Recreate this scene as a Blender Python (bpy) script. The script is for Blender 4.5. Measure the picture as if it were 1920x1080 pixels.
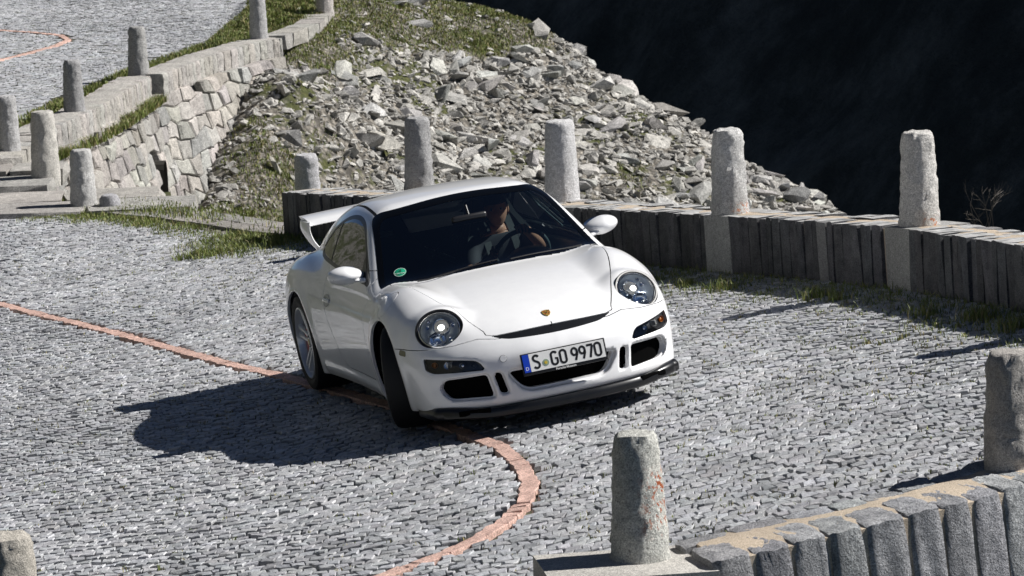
import bpy, bmesh, math, random
import numpy as np
from mathutils import Vector, Matrix
random.seed(11); RNG = np.random.default_rng(11)
sc = bpy.context.scene
for o in list(bpy.data.objects): bpy.data.objects.remove(o)
rad = math.radians
# ------------------------------------------------------------------ camera
CAM = Vector((-0.08294, -22.9883, 4.58725)); FPX = 7000.0
cam_data = bpy.data.cameras.new('camera'); cam = bpy.data.objects.new('camera', cam_data); sc.collection.objects.link(cam)
cam_data.sensor_width = 36; cam_data.lens = FPX/1920*36; cam_data.clip_start = .5; cam_data.clip_end = 3000
RX = Vector((0.99904822, -0.00719928, -0.04302117)); RD = Vector((-0.04361939, -0.16489052, -0.98534688)); RF = Vector((0, 0.9862856, -0.16504761))
cam.matrix_world = Matrix(((RX[0], -RD[0], -RF[0], CAM[0]), (RX[1], -RD[1], -RF[1], CAM[1]), (RX[2], -RD[2], -RF[2], CAM[2]), (0, 0, 0, 1)))
cam_data.dof.use_dof = True; cam_data.dof.focus_distance = 23.3; cam_data.dof.aperture_fstop = 13
sc.camera = cam
# ------------------------------------------------------------------ light: low-contrast sky, hard sun from the right
SUN_EL, SUN_AZ = 42.8, 7.5            # azimuth counted from +x towards +y
world = bpy.data.worlds.new('World'); sc.world = world; world.use_nodes = True
wn = world.node_tree; bg = wn.nodes['Background']
sky = wn.nodes.new('ShaderNodeTexSky'); sky.sky_type = 'NISHITA'; sky.sun_disc = False
sky.sun_elevation = rad(SUN_EL); sky.sun_rotation = rad(90-SUN_AZ); sky.altitude = 2100; sky.dust_density = .15; sky.air_density = .38; sky.ozone_density = 1.5
wn.links.new(sky.outputs[0], bg.inputs[0]); bg.inputs[1].default_value = 0.05
sun_data = bpy.data.lights.new('sun', 'SUN'); sun = bpy.data.objects.new('sun', sun_data); sc.collection.objects.link(sun)
sun_data.energy = 5.0; sun_data.angle = rad(.53); sun_data.color = (1, .976, .942)
SUNV = Vector((math.cos(rad(SUN_EL))*math.cos(rad(SUN_AZ)), math.cos(rad(SUN_EL))*math.sin(rad(SUN_AZ)), math.sin(rad(SUN_EL))))
sun.rotation_euler = SUNV.to_track_quat('Z', 'Y').to_euler(); sun.location = (12, 3, 14)
sc.view_settings.view_transform = 'Standard'; sc.view_settings.look = 'None'; sc.view_settings.exposure = 0.5; sc.view_settings.gamma = 1
sc.view_settings.use_curve_mapping = False
sc.render.engine = 'CYCLES'
# ------------------------------------------------------------------ helpers
COL = sc.collection
def mk(name, label=None, cat=None, group=None, kind=None, parent=None, data=None, loc=None):
    o = bpy.data.objects.new(name, data); COL.objects.link(o)
    if label: o['label'] = label
    if cat: o['category'] = cat
    if group: o['group'] = group
    if kind: o['kind'] = kind
    if parent is not None: o.parent = parent
    if loc is not None: o.location = loc
    return o
def np_mesh(name, V, faces, mat=None, smooth=False, mat_idx=None, mats=None):
    """faces: (n,3) or (n,4) array, or a list of such arrays"""
    me = bpy.data.meshes.new(name); V = np.asarray(V, np.float32)
    fl = faces if isinstance(faces, list) else [faces]
    fl = [np.asarray(f, np.int32) for f in fl if len(f)]
    me.vertices.add(len(V)); me.vertices.foreach_set('co', V.ravel())
    tot = np.concatenate([np.full(len(f), f.shape[1], np.int32) for f in fl]); idx = np.concatenate([f.ravel() for f in fl])
    st = np.concatenate([[0], np.cumsum(tot)[:-1]]).astype(np.int32)
    me.loops.add(len(idx)); me.loops.foreach_set('vertex_index', idx)
    me.polygons.add(len(tot)); me.polygons.foreach_set('loop_start', st)
    try: me.polygons.foreach_set('loop_total', tot)
    except Exception: pass
    me.update(calc_edges=True)
    me.polygons.foreach_set('use_smooth', np.full(len(tot), bool(smooth)))
    for m in ([mat] if mat else (mats or [])): me.materials.append(m)
    if mat_idx is not None: me.polygons.foreach_set('material_index', np.asarray(mat_idx, np.int32))
    me.validate(); me.update()
    return me
def bm_mesh(name, bm, mat=None, smooth=False):
    me = bpy.data.meshes.new(name); bm.normal_update(); bm.to_mesh(me); bm.free()
    if mat: me.materials.append(mat)
    if smooth: me.polygons.foreach_set('use_smooth', np.ones(len(me.polygons), bool))
    return me
def part(name, me, parent=None, **k):
    return mk(name, data=me, parent=parent, **k)
# ------------------------------------------------------------------ materials
def new_mat(name):
    m = bpy.data.materials.new(name); m.use_nodes = True; nt = m.node_tree
    return m, nt, nt.nodes['Principled BSDF']
def simple(name, col, rough=.5, metal=0, coat=0, spec=.5, emit=None):
    m, nt, b = new_mat(name)
    b.inputs['Base Color'].default_value = (*col, 1); b.inputs['Roughness'].default_value = rough; b.inputs['Metallic'].default_value = metal
    b.inputs['Coat Weight'].default_value = coat; b.inputs['Coat Roughness'].default_value = .02; b.inputs['Specular IOR Level'].default_value = spec
    if emit: b.inputs['Emission Color'].default_value = (*emit[0], 1); b.inputs['Emission Strength'].default_value = emit[1]
    return m
class G:
    """tiny node-graph helper"""
    def __init__(s, nt): s.nt = nt
    def n(s, t, **k):
        nd = s.nt.nodes.new(t)
        for a, b in k.items(): setattr(nd, a, b)
        return nd
    def l(s, a, b): s.nt.links.new(a, b)
    def coord(s, kind='Object', scale=(1, 1, 1)):
        t = s.n('ShaderNodeTexCoord'); mp = s.n('ShaderNodeMapping'); mp.inputs['Scale'].default_value = scale
        s.l(t.outputs[kind], mp.inputs[0]); return mp.outputs[0]
    def pos(s, scale=(1, 1, 1)):
        t = s.n('ShaderNodeNewGeometry'); mp = s.n('ShaderNodeMapping'); mp.inputs['Scale'].default_value = scale
        s.l(t.outputs['Position'], mp.inputs[0]); return mp.outputs[0]
    def noise(s, vec, scale, detail=4, rough=.6, dist=0):
        t = s.n('ShaderNodeTexNoise'); t.inputs['Scale'].default_value = scale; t.inputs['Detail'].default_value = detail
        t.inputs['Roughness'].default_value = rough; t.inputs['Distortion'].default_value = dist
        s.l(vec, t.inputs['Vector']); return t.outputs['Fac']
    def vor(s, vec, scale, feature='F1', out='Distance'):
        t = s.n('ShaderNodeTexVoronoi', feature=feature); t.inputs['Scale'].default_value = scale; s.l(vec, t.inputs['Vector']); return t.outputs[out]
    def ramp(s, fac, stops):
        r = s.n('ShaderNodeValToRGB'); e = r.color_ramp.elements
        e[0].position, e[0].color = stops[0][0], (*stops[0][1], 1) if len(stops[0][1]) == 3 else stops[0][1]
        e[1].position, e[1].color = stops[-1][0], (*stops[-1][1], 1)
        for p, c in stops[1:-1]:
            x = e.new(p); x.color = (*c, 1)
        s.l(fac, r.inputs[0]); return r.outputs[0]
    def mix(s, fac, a, b, mode='MIX'):
        m = s.n('ShaderNodeMix', data_type='RGBA', blend_type=mode)
        if isinstance(fac, (int, float)): m.inputs[0].default_value = fac
        else: s.l(fac, m.inputs[0])
        for i, v in ((6, a), (7, b)):
            if isinstance(v, tuple): m.inputs[i].default_value = (*v, 1)
            else: s.l(v, m.inputs[i])
        return m.outputs[2]
    def math(s, op, a, b=None, clamp=False):
        m = s.n('ShaderNodeMath', operation=op, use_clamp=clamp)
        for i, v in ((0, a), (1, b)):
            if v is None: continue
            if isinstance(v, (int, float)): m.inputs[i].default_value = v
            else: s.l(v, m.inputs[i])
        return m.outputs[0]
    def bump(s, h, strength, dist, bsdf, prev=None):
        b = s.n('ShaderNodeBump'); b.inputs['Strength'].default_value = strength; b.inputs['Distance'].default_value = dist
        s.l(h, b.inputs['Height'])
        if prev is not None: s.l(prev, b.inputs['Normal'])
        s.l(b.outputs[0], bsdf.inputs['Normal']); return b.outputs[0]
g3 = lambda v: (v, v, v)
def sstep(t):
    t = np.clip(t, 0, 1); return t*t*(3-2*t)
# ------------------------------------------------------------------ ground heights
def smx(a, b, k):
    h = np.maximum(k-np.abs(a-b), 0)/k; return np.maximum(a, b)+h*h*k/4
def H_plane(x, y): return (.12313658*x-.03820254*y)/.99165415
def H_road(x, y): return smx(H_plane(x, y), np.full_like(np.asarray(x, float), -1.10), .3)
def vnoise(x, y, seed=0):
    """cheap smooth 2-D value noise in [-1,1]"""
    xi = np.floor(x).astype(int); yi = np.floor(y).astype(int); fx = x-xi; fy = y-yi
    fx = fx*fx*(3-2*fx); fy = fy*fy*(3-2*fy)
    def h(a, b):
        n = np.sin(a*127.1+b*311.7+seed*74.7)*43758.5453; return (n-np.floor(n))*2-1
    return (h(xi, yi)*(1-fx)+h(xi+1, yi)*fx)*(1-fy)+(h(xi, yi+1)*(1-fx)+h(xi+1, yi+1)*fx)*fy
def fbm(x, y, seed=0, o=4):
    s = 0; a = 1
    for i in range(o): s = s+a*vnoise(x, y, seed+i*7); x = x*2.03; y = y*2.03; a *= .5
    return s/1.9
def in_poly(x, y, P):
    P = np.asarray(P); c = np.zeros(x.shape, bool); j = len(P)-1
    for i in range(len(P)):
        xi, yi = P[i]; xj, yj = P[j]
        if yi != yj: c ^= ((yi > y) != (yj > y)) & (x < (xj-xi)*(y-yi)/(yj-yi)+xi)
        j = i
    return c
def seg_dist(x, y, L):
    L = np.asarray(L)[:, :2]; d = np.full(x.shape, 1e9)
    for a, b in zip(L[:-1], L[1:]):
        e = b-a; t = np.clip(((x-a[0])*e[0]+(y-a[1])*e[1])/(e@e), 0, 1)
        d = np.minimum(d, np.hypot(x-a[0]-t*e[0], y-a[1]-t*e[1]))
    return d
def arclen(P, step):
    P = np.asarray(P, float); s = np.r_[0, np.cumsum(np.hypot(*np.diff(P[:, :2], axis=0).T))]
    def at(t):
        return np.array([np.interp(t, s, P[:, k]) for k in range(P.shape[1])]).T
    return at, s[-1]
W1_BASE = [(-2.30, 12.75), (-1.05, 10.12), (.20, 7.47), (1.31, 5.13), (1.98, 3.68), (2.56, 2.33), (3.10, .62), (3.62, -1.3), (4.0, -3.2)]
W3_FRONT = [(-3.6, -5.75), (-2.4, -6.15), (-.9, -6.35), (.1, -6.38), (.8, -6.28), (1.22, -6.14), (1.64, -6.0), (1.93, -5.88), (2.31, -5.68), (2.9, -5.3), (3.6, -4.7), (4.2, -3.9)]
EDGE = [(-2.22, 12.72), (-2.71, 13.75), (-3.22, 14.91), (-3.76, 15.97), (-4.51, 17.0), (-5.12, 17.75), (-5.9, 18.3), (-7.0, 18.6), (-9.0, 18.8)]
LINE1 = [(-6.6, 14.2), (-5.6, 12.2), (-4.74, 10.53), (-4.35, 9.65), (-3.83, 8.42), (-3.26, 6.95), (-2.71, 5.51), (-2.19, 4.15), (-1.78, 3.17), (-1.27, 1.88), (-.8, .56), (-.59, -.12), (-.38, -.79), (-.19, -1.42), (-.08, -2.1), (-.03, -2.74), (-.06, -3.25), (-.16, -3.70), (-.31, -4.07), (-.50, -4.36), (-.80, -4.66), (-1.25, -5.0), (-1.9, -5.4)]
LINE2 = [(-9.8, 39.6), (-8.22, 37.67), (-7.64, 37.14), (-7.10, 36.45), (-6.88, 35.6), (-7.0, 34.5), (-7.36, 33.44), (-7.75, 32.3), (-8.4, 30.6)]
C2OUT = [(-5.75, 22.6), (-5.42, 24.4), (-5.25, 25.7), (-4.96, 28.70)]
C2OUT2 = [(-4.80, 28.85), (-4.25, 31.3), (-3.72, 32.8), (-3.38, 33.3)]
Z2 = -.85                                    # level of the upper road's kerb stones
ROAD_POLY = W1_BASE+[(4.2, -5.0)]+W3_FRONT[::-1]+[(-9, -5.5)]+EDGE[::-1]
UP_POLY = [(-30, 20.5), (-6.35, 20.5), (-6.1, 22.8), (-5.85, 24.5), (-5.62, 26.4), (-5.42, 28.7), (-5.22, 30.2), (-4.72, 31.8), (-4.2, 33.0), (-3.85, 34.2), (-3.45, 37.4), (-3.2, 41), (-3.0, 50), (-4, 72), (-34, 72)]
# ------------------------------------------------------------------ stone materials
def stone_mat(name, c0, c1, scale=18, bump=.6, dist=.012, lichen=None, use_obj=True, tone=False, fine=90, rough=.85, top=None, speck=(.45, 1.5)):
    m, nt, b = new_mat(name); g = G(nt); P = g.pos()
    n1 = g.noise(P, scale, 7, .72); n2 = g.noise(P, fine, 4, .7); n3 = g.noise(P, 2.2, 4, .6)
    c = g.ramp(n1, [(.28, c0), (.50, tuple((a+b_)/2 for a, b_ in zip(c0, c1))), (.74, c1)])
    sp = g.ramp(n2, [(.34, g3(speck[0])), (.50, g3(1.0)), (.66, g3(speck[1]))]); c = g.mix(1.0, c, sp, 'MULTIPLY')
    c = g.mix(1.0, c, g.ramp(n3, [(.3, g3(.78)), (.7, g3(1.15))]), 'MULTIPLY')
    if use_obj:
        oi = g.n('ShaderNodeObjectInfo'); c = g.mix(1.0, c, oi.outputs['Color'], 'MULTIPLY')
    if tone:
        at = g.n('ShaderNodeAttribute'); at.attribute_name = 'tone'; c = g.mix(1.0, c, at.outputs['Color'], 'MULTIPLY')
    if lichen:
        lo, hi, col, sc_, zr = lichen
        f = g.noise(P, sc_, 5, .75); msk = g.ramp(f, [(lo, g3(0)), (hi, g3(1))])
        if zr:
            tc = g.n('ShaderNodeTexCoord'); sx = g.n('ShaderNodeSeparateXYZ'); g.l(tc.outputs['Object'], sx.inputs[0])
            zq = g.math('SUBTRACT', 1.0, g.math('MULTIPLY', g.math('ABSOLUTE', g.math('SUBTRACT', sx.outputs[2], (zr[0]+zr[1])/2)), 2.0/(zr[1]-zr[0])), True)
            zm = g.n('ShaderNodeMapRange'); g.l(zq, zm.inputs[0]); zm.inputs[1].default_value = 0; zm.inputs[2].default_value = .35
            xm = g.n('ShaderNodeMapRange'); g.l(sx.outputs[0], xm.inputs[0]); xm.inputs[1].default_value = -.02; xm.inputs[2].default_value = .09
            msk = g.mix(1.0, msk, g.mix(1.0, zm.outputs[0], xm.outputs[0], 'MULTIPLY'), 'MULTIPLY')
        c = g.mix(msk, c, col)
    if top:      # sunlit tops put into the colour: upward faces blend to a paler grey
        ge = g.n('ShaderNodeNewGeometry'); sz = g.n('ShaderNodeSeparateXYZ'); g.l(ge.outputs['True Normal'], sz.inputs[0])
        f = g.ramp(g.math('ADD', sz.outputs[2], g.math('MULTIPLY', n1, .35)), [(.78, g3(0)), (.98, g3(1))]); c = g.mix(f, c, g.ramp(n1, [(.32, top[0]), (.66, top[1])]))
    g.l(c, b.inputs['Base Color']); b.inputs['Roughness'].default_value = rough
    h = g.math('ADD', g.math('MULTIPLY', n1, 1.0), g.math('MULTIPLY', n2, .35))
    g.bump(h, bump, dist, b)
    return m
M_COB = stone_mat('cobble_stone', (.265, .271, .282), (.515, .520, .528), 26, .8, .010, tone=True, rough=.5, fine=150, speck=(.72, 1.24))
M_PINK = stone_mat('reddish_stone', (.44, .27, .22), (.66, .46, .39), 24, .7, .014, tone=True, rough=.75)
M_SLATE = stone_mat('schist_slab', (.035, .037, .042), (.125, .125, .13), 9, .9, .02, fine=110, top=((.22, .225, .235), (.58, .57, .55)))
M_SLATE3 = stone_mat('schist_block', (.16, .167, .18), (.50, .505, .515), 12, 1.0, .03, fine=110)
M_GRAN = stone_mat('granite', (.30, .295, .285), (.52, .51, .49), 30, .8, .012, fine=150)
M_BOLL = stone_mat('rough_granite', (.30, .295, .285), (.72, .71, .69), 45, 1.0, .014, fine=170)
M_BOLL_L = stone_mat('granite_with_base_lichen', (.30, .295, .285), (.72, .71, .69), 45, 1.0, .014, lichen=(.56, .58, (.44, .12, .012), 26, (-.10, .12)), fine=140)
M_BOLL_S = stone_mat('granite_with_red_spots', (.27, .27, .255), (.72, .715, .68), 36, 1.0, .018, lichen=(.535, .56, (.36, .085, .02), 22, (.12, .48)), fine=130)
M_PALE = stone_mat('pale_stone', (.25, .24, .22), (.56, .53, .49), 13, 1.0, .03, fine=80)
M_ROCK = stone_mat('scree_rock', (.20, .195, .185), (.54, .525, .49), 9, .8, .03, fine=60)
M_ROCKS = stone_mat('scree_rubble', (.19, .182, .168), (.52, .50, .46), 9, .7, .03, fine=60, use_obj=False, tone=True)
M_MORT = stone_mat('tan_mortar', (.36, .29, .21), (.56, .47, .37), 60, .6, .006, use_obj=False, fine=220)
def joint_mat():
    m, nt, b = new_mat('joint_sand'); g = G(nt); P = g.pos()
    c = g.ramp(g.noise(P, 40, 5, .7), [(.3, (.018, .017, .015)), (.7, (.075, .068, .058))])
    moss = g.ramp(g.noise(P, 1.1, 5, .7), [(.42, g3(0)), (.56, g3(1))]); moss = g.mix(1.0, moss, g.ramp(g.noise(P, 14, 3, .7), [(.45, g3(0)), (.55, g3(1))]), 'MULTIPLY')
    c = g.mix(moss, c, (.10, .115, .03)); 
    sand = g.n('ShaderNodeAttribute'); sand.attribute_name = 'sand'
    c = g.mix(sand.outputs['Fac'], c, g.ramp(g.noise(P, 130, 4, .8), [(.3, (.15, .135, .125)), (.7, (.46, .42, .39))]))
    g.l(c, b.inputs['Base Color']); b.inputs['Roughness'].default_value = .95; g.bump(g.noise(P, 160, 4, .8), .8, .008, b)
    return m
M_JOINT = joint_mat()
def ground_mat(name, soil0, soil1, green0, green1, thr, scale=.9):
    m, nt, b = new_mat(name); g = G(nt); P = g.pos()
    soil = g.ramp(g.noise(P, 7, 8, .8), [(.3, soil0), (.68, soil1)])
    peb = g.ramp(g.vor(P, 11), [(.0, g3(1.5)), (.35, g3(.85)), (.7, g3(.35))]); soil = g.mix(1.0, soil, peb, 'MULTIPLY')
    grn = g.ramp(g.noise(P, 9, 6, .75), [(.3, green0), (.7, green1)])
    f = g.noise(P, scale, 6, .7); msk = g.ramp(f, [(thr-.03, g3(0)), (thr+.04, g3(1))])
    g.l(g.mix(msk, soil, grn), b.inputs['Base Color']); b.inputs['Roughness'].default_value = .95
    g.bump(g.math('ADD', g.noise(P, 12, 8, .8), g.math('MULTIPLY', g.vor(P, 11), -.8)), 1.0, .06, b)
    return m
M_SCREE = ground_mat('scree_soil', (.16, .14, .115), (.46, .42, .36), (.045, .06, .018), (.12, .12, .035), .55)
M_EARTH = ground_mat('grassy_earth', (.12, .10, .07), (.30, .26, .20), (.035, .05, .012), (.10, .105, .03), .42, 1.6)
# ------------------------------------------------------------------ cobbles
def sand_mask(x, y):
    a = np.exp(-(((x+2.35+.25*(y+3.4))/.55)**2+((y+3.5)/.75)**2)*1.2)
    b_ = np.exp(-(((x-2.55)/.75)**2+((y-.2)/1.0)**2)*1.0)
    c = np.exp(-((seg_dist(x, y, EDGE)-.1)/.45)**2)*.8
    return np.clip((a*1.25+b_*.9+c)+.30*fbm(x*3, y*3, 5)-.42, 0, 1)*1.6
def cobbles(x0, x1, y0, y1, sx, sy, inside, hfun, seed, low=False):
    r = np.random.default_rng(seed)
    nx = int((x1-x0)/sx)+2; ny = int((y1-y0)/sy)+2
    kk, jj = np.meshgrid(np.arange(-2, 2*nx+4), np.arange(-1, ny+1), indexing='ij')
    gx = x0+kk*.5*sx+r.uniform(-.19, .19, kk.shape)*sx; gy = y0+(jj+.5)*sy+r.uniform(-.08, .08, kk.shape)*sy
    i, j = np.meshgrid(np.arange(nx), np.arange(ny), indexing='ij'); i = i.ravel(); j = j.ravel()
    k0 = 2*i+(j % 2)-1+2
    cor = [(k0, j), (k0+1, j), (k0+2, j), (k0+2, j+1), (k0+1, j+1), (k0, j+1)]
    CX = np.stack([gx[a, b] for a, b in cor], 1); CY = np.stack([gy[a, b] for a, b in cor], 1)
    # pull the lower middle / upper middle corner towards a straight edge so the outline is a rounded block
    def warp(X, Y): return X+.12*np.sin(Y*.9+1.3)+.06*vnoise(X*.6, Y*.6, 3), Y+.34*np.sin(X*1.05+.25*Y)+.10*vnoise(X*.7+9, Y*.5, 4)
    CX, CY = warp(CX, CY); cx = CX.mean(1); cy = CY.mean(1)
    ok = inside(cx, cy); CX, CY, cx, cy = CX[ok], CY[ok], cx[ok], cy[ok]; n = len(cx)
    th = np.arctan2(CY-cy[:, None], CX-cx[:, None])
    dx = CX-cx[:, None]; dy = CY-cy[:, None]
    gap = np.where(r.uniform(size=(n, 6)) < .24, r.uniform(.68, .88, (n, 6)), r.uniform(.96, 1.03, (n, 6)))
    dx *= gap*r.uniform(.93, .99, (n, 1)); dy *= gap*r.uniform(.80, .90, (n, 1))
    z0 = hfun(cx, cy); eps = .05
    hx = (hfun(cx+eps, cy)-hfun(cx-eps, cy))/(2*eps); hy = (hfun(cx, cy+eps)-hfun(cx, cy-eps))/(2*eps)
    hx = hx+r.normal(0, .038, n); hy = hy+r.normal(0, .028, n)
    dz = r.normal(0, .0032, n)-.022*np.clip(sand_mask(cx, cy), 0, 1)
    tilt = lambda ax, ay: hx[:, None]*ax+hy[:, None]*ay
    rings = []
    top = np.stack([cx+r.normal(0, .004, n), cy+r.normal(0, .004, n), z0+dz+.0010+r.normal(0, .0014, n)], 1)[:, None]
    f1 = r.uniform(.82, .97, (n, 6)); ax, ay = dx*f1, dy*f1
    rings.append(np.stack([cx[:, None]+ax, cy[:, None]+ay, (z0+dz)[:, None]+tilt(ax, ay)+r.normal(0, .0016, (n, 6))], 2))
    ax, ay = dx, dy
    rings.append(np.stack([cx[:, None]+ax, cy[:, None]+ay, (z0+dz)[:, None]+tilt(ax, ay)-.003-r.uniform(0, .005, (n, 6))], 2))
    if not low: rings.append(np.stack([cx[:, None]+ax*1.03, cy[:, None]+ay*1.03, (z0+dz)[:, None]+tilt(ax, ay)-.045], 2))
    V = np.concatenate([top]+rings, 1); m = V.shape[1]
    F = [(0, 1+k, 1+(k+1) % 6, 1+(k+1) % 6) for k in range(6)]
    T = []; Q = []
    for k in range(6):
        k2 = (k+1) % 6; T.append((0, 1+k, 1+k2))
        for q in range(len(rings)-1): Q.append((1+6*q+k, 7+6*q+k, 7+6*q+k2, 1+6*q+k2))
    T = np.array(T); Q = np.array(Q)
    tone = np.clip(r.normal(1, .13, n)*(1+.10*fbm(cx*.8, cy*.8, 15)), .6, 1.4)[:, None]*np.stack([1+r.normal(.004, .012, n), np.ones(n), 1+r.normal(.005, .014, n)], 1)
    return V, T, Q, tone, cx, cy
def stones_mesh(name, V, T, Q, tone, mat, smooth=True):
    n, m, _ = V.shape; off = (np.arange(n)*m)[:, None, None]
    me = np_mesh(name, V.reshape(-1, 3), [(T[None]+off).reshape(-1, 3), (Q[None]+off).reshape(-1, 4)], mat, smooth)
    at = me.color_attributes.new('tone', 'FLOAT_COLOR', 'POINT'); c = np.ones((n*m, 4), np.float32); c[:, :3] = np.repeat(tone, m, 0); at.data.foreach_set('color', c.ravel())
    return me
def sheet(name, poly, hfun, off, res, mat, kind='structure', bounds=None, sand=False):
    x0, x1, y0, y1 = bounds; xs = np.arange(x0, x1+res, res); ys = np.arange(y0, y1+res, res); X, Y = np.meshgrid(xs, ys, indexing='ij')
    Z = hfun(X, Y)+off; nx, ny = X.shape; idx = np.arange(nx*ny).reshape(nx, ny)
    q = np.stack([idx[:-1, :-1], idx[1:, :-1], idx[1:, 1:], idx[:-1, 1:]], -1).reshape(-1, 4)
    V = np.c_[X.ravel(), Y.ravel(), Z.ravel()]
    if poly is not None:
        c = V[q].mean(1); q = q[in_poly(c[:, 0], c[:, 1], poly)]
    u, inv = np.unique(q, return_inverse=True); V = V[u]; q = inv.reshape(q.shape)
    me = np_mesh(name, V, q, mat, True)
    if sand:
        at = me.attributes.new('sand', 'FLOAT', 'POINT'); at.data.foreach_set('value', np.clip(sand_mask(V[:, 0], V[:, 1]), 0, 1).astype(np.float32))
    return part(name, me, kind=kind)
GY = np.array([-4.7, -5.5])
ROAD_SHEET = W1_BASE+[(4.2, -5.0)]+[(a-.04, b+.22) for a, b in W3_FRONT[::-1]]+[(-9, -5.3)]+EDGE[::-1]
road = sheet('road', ROAD_SHEET, H_road, -.034, .10, M_JOINT, bounds=(-9, 4.4, -6.5, 19), sand=True)
W1IN = [(a+.02, b) for a, b in W1_BASE]
def in_road(x, y):
    ok = in_poly(x, y, ROAD_POLY) & (seg_dist(x, y, LINE1) > .078)
    ok &= (x < 6.2-.30*0+.0) & (x > -.245*(y+23)*.62-.6*0-.9)           # the wedge the lens can see, with a margin at both sides
    ok &= (x < .15*(y+23)+1.2)
    ok &= (seg_dist(x, y, EDGE) > .12+.25*vnoise(x*1.5, y*1.5, 8)**2)
    ok &= ~((seg_dist(x, y, W3_FRONT) < .50) & (y < -3.5))
    return ok
V, T, Q, tone, cx, cy = cobbles(-8.5, 4.3, -6.3, 18.8, .076, .098, in_road, H_road, 3)
d_cam = np.hypot(cx+.083, cy+22.99); vis = (np.abs(cx+.083)/(d_cam) < .132) & (cy > -5.3+.0*cx) & (cy-(-5.6)+.36*0 > 0)
# the 300 that show largest: nearest to the camera inside the frame
u_ = (cx+.083)*.99905-0; infr = (np.abs(cx+.083) < .128*(cy+23)) & (seg_dist(cx, cy, W3_FRONT) > .52) & (cy > -5.25)
order = np.argsort(np.where(infr, cy, 1e9))[:300]
sel = np.zeros(len(cx), bool); sel[order] = True
me = stones_mesh('cobblestones', V[~sel], T, Q, tone[~sel], M_COB, False); part('cobblestones', me, road, kind='stuff')
for k in order:
    me = stones_mesh('cobblestone', V[k:k+1]-V[k, 0], T, Q, tone[k:k+1], M_COB, False); part('cobblestone', me, road, loc=V[k, 0])
# the line of reddish stones set into the cobbles
def red_line(L, parent, hfun, w=.049, ln=.15, seed=4):
    at, S = arclen(L, 0); r = np.random.default_rng(seed); s = 0
    while s < S-ln:
        l = r.uniform(.55, 1.5)*ln; p = at(s+l/2); p2 = at(min(s+l/2+.05, S)); p1 = at(s+l/2-.05); t = (p2-p1)/np.linalg.norm(p2-p1); nn = np.array([-t[1], t[0]]); s += l
        u = np.array([(-1, -.9), (-.05, -1.05), (1, -.85), (1.0, .9), (.0, 1.05), (-1, .9)])+r.normal(0, .075, (6, 2))*np.array([.3, 1])
        dx = (u[:, 0]*(l/2+.002))[:, None]*t+(u[:, 1]*w*r.uniform(.93, 1.07))[:, None]*nn
        pts = p+dx; pin = p+dx*.95
        zo = .001+r.normal(0, .0006)
        V = np.concatenate([[(*p, hfun(p[0], p[1])+zo+.002)], np.c_[pin, hfun(pin[:, 0], pin[:, 1])+zo+.002+r.normal(0, .003, 6)], np.c_[pts, hfun(pts[:, 0], pts[:, 1])+zo-.007], np.c_[pts, hfun(pts[:, 0], pts[:, 1])-.045]])[None]
        tn = np.array([np.clip(r.normal(1, .06), .8, 1.2)*np.ones(3)])
        o = V[0, 0].copy(); part('reddish_stone', stones_mesh('reddish_stone', V-o, T, Q, tn, M_PINK, False), parent, loc=o)
red_line(LINE1, road, H_road)
# upper road, seen at the top left
H_up = lambda x, y: np.full_like(np.asarray(x, float), -.955)+.02*np.asarray(vnoise(np.asarray(x, float)*.5, np.asarray(y, float)*.5, 2))
up_road = sheet('upper_road', UP_POLY, H_up, -.020, .5, M_JOINT, bounds=(-30, -3, 20, 72), sand=False)
def in_up(x, y): return in_poly(x, y, UP_POLY) & (seg_dist(x, y, UP_POLY[1:11]) > .42+.2*vnoise(x, y*.7, 12)) & (x > -.150*(y+23)-.8) & (seg_dist(x, y, LINE2) > .10)
Vu, Tu, Qu, tu, _, _ = cobbles(-17.5, -3, 24, 68, .105, .135, in_up, H_up, 8, low=True)
part('cobblestones', stones_mesh('cobblestones', Vu, Tu, Qu, tu, M_COB, False), up_road, kind='stuff')
red_line(LINE2, up_road, H_up, .055, .2, 9)
# ------------------------------------------------------------------ stone blocks
def block_mesh(name, r, mat, jit=.06, ch=.12, seg=2, an=(1, 1, 1)):
    """rough block in the unit cube (-.5...5), 48 triangles, chamfered corners"""
    bm = bmesh.new(); bmesh.ops.create_cube(bm, size=1)
    bmesh.ops.subdivide_edges(bm, edges=bm.edges, cuts=seg-1, use_grid_fill=True)
    for v in bm.verts:
        e = sum(abs(abs(c)-.5) < 1e-4 for c in v.co)
        if e >= 2: v.co = Vector([c_*(1-ch*an[i_]*(.5 if e == 2 else 1.0)*r.uniform(.5, 1.2)) if abs(abs(c_)-.5) < 1e-4 else c_ for i_, c_ in enumerate(v.co)])
        elif e == 1: v.co += Vector([math.copysign(r.uniform(-.01, .05)*an[i_], v.co[i_]) if abs(abs(v.co[i_])-.5) < 1e-4 else 0 for i_ in range(3)])
        v.co += Vector(r.uniform(-jit, jit, 3)*np.array(an))
    bmesh.ops.triangulate(bm, faces=bm.faces); return bm_mesh(name, bm, mat, False)
rb = np.random.default_rng(5)
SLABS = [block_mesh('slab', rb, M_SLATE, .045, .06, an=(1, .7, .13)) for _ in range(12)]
GSLABS = [block_mesh('slab', rb, M_GRAN, .02, .03, an=(.6, .6, .2)) for _ in range(5)]
PSLABS = [block_mesh('slab', rb, M_PALE, .035, .07, an=(1, .8, .4)) for _ in range(8)]
RBLK = [block_mesh('wall_stone', rb, M_PALE, .055, .10, an=(.8, .5, 1)) for _ in range(12)]
def place(name, me, parent, loc, dims, rz, col=(1, 1, 1), rx=0, ry=0, **k):
    o = part(name, me, parent, **k); o.location = loc; o.scale = dims; o.rotation_euler = (rx, ry, rz); o.color = (*col, 1); return o
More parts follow.
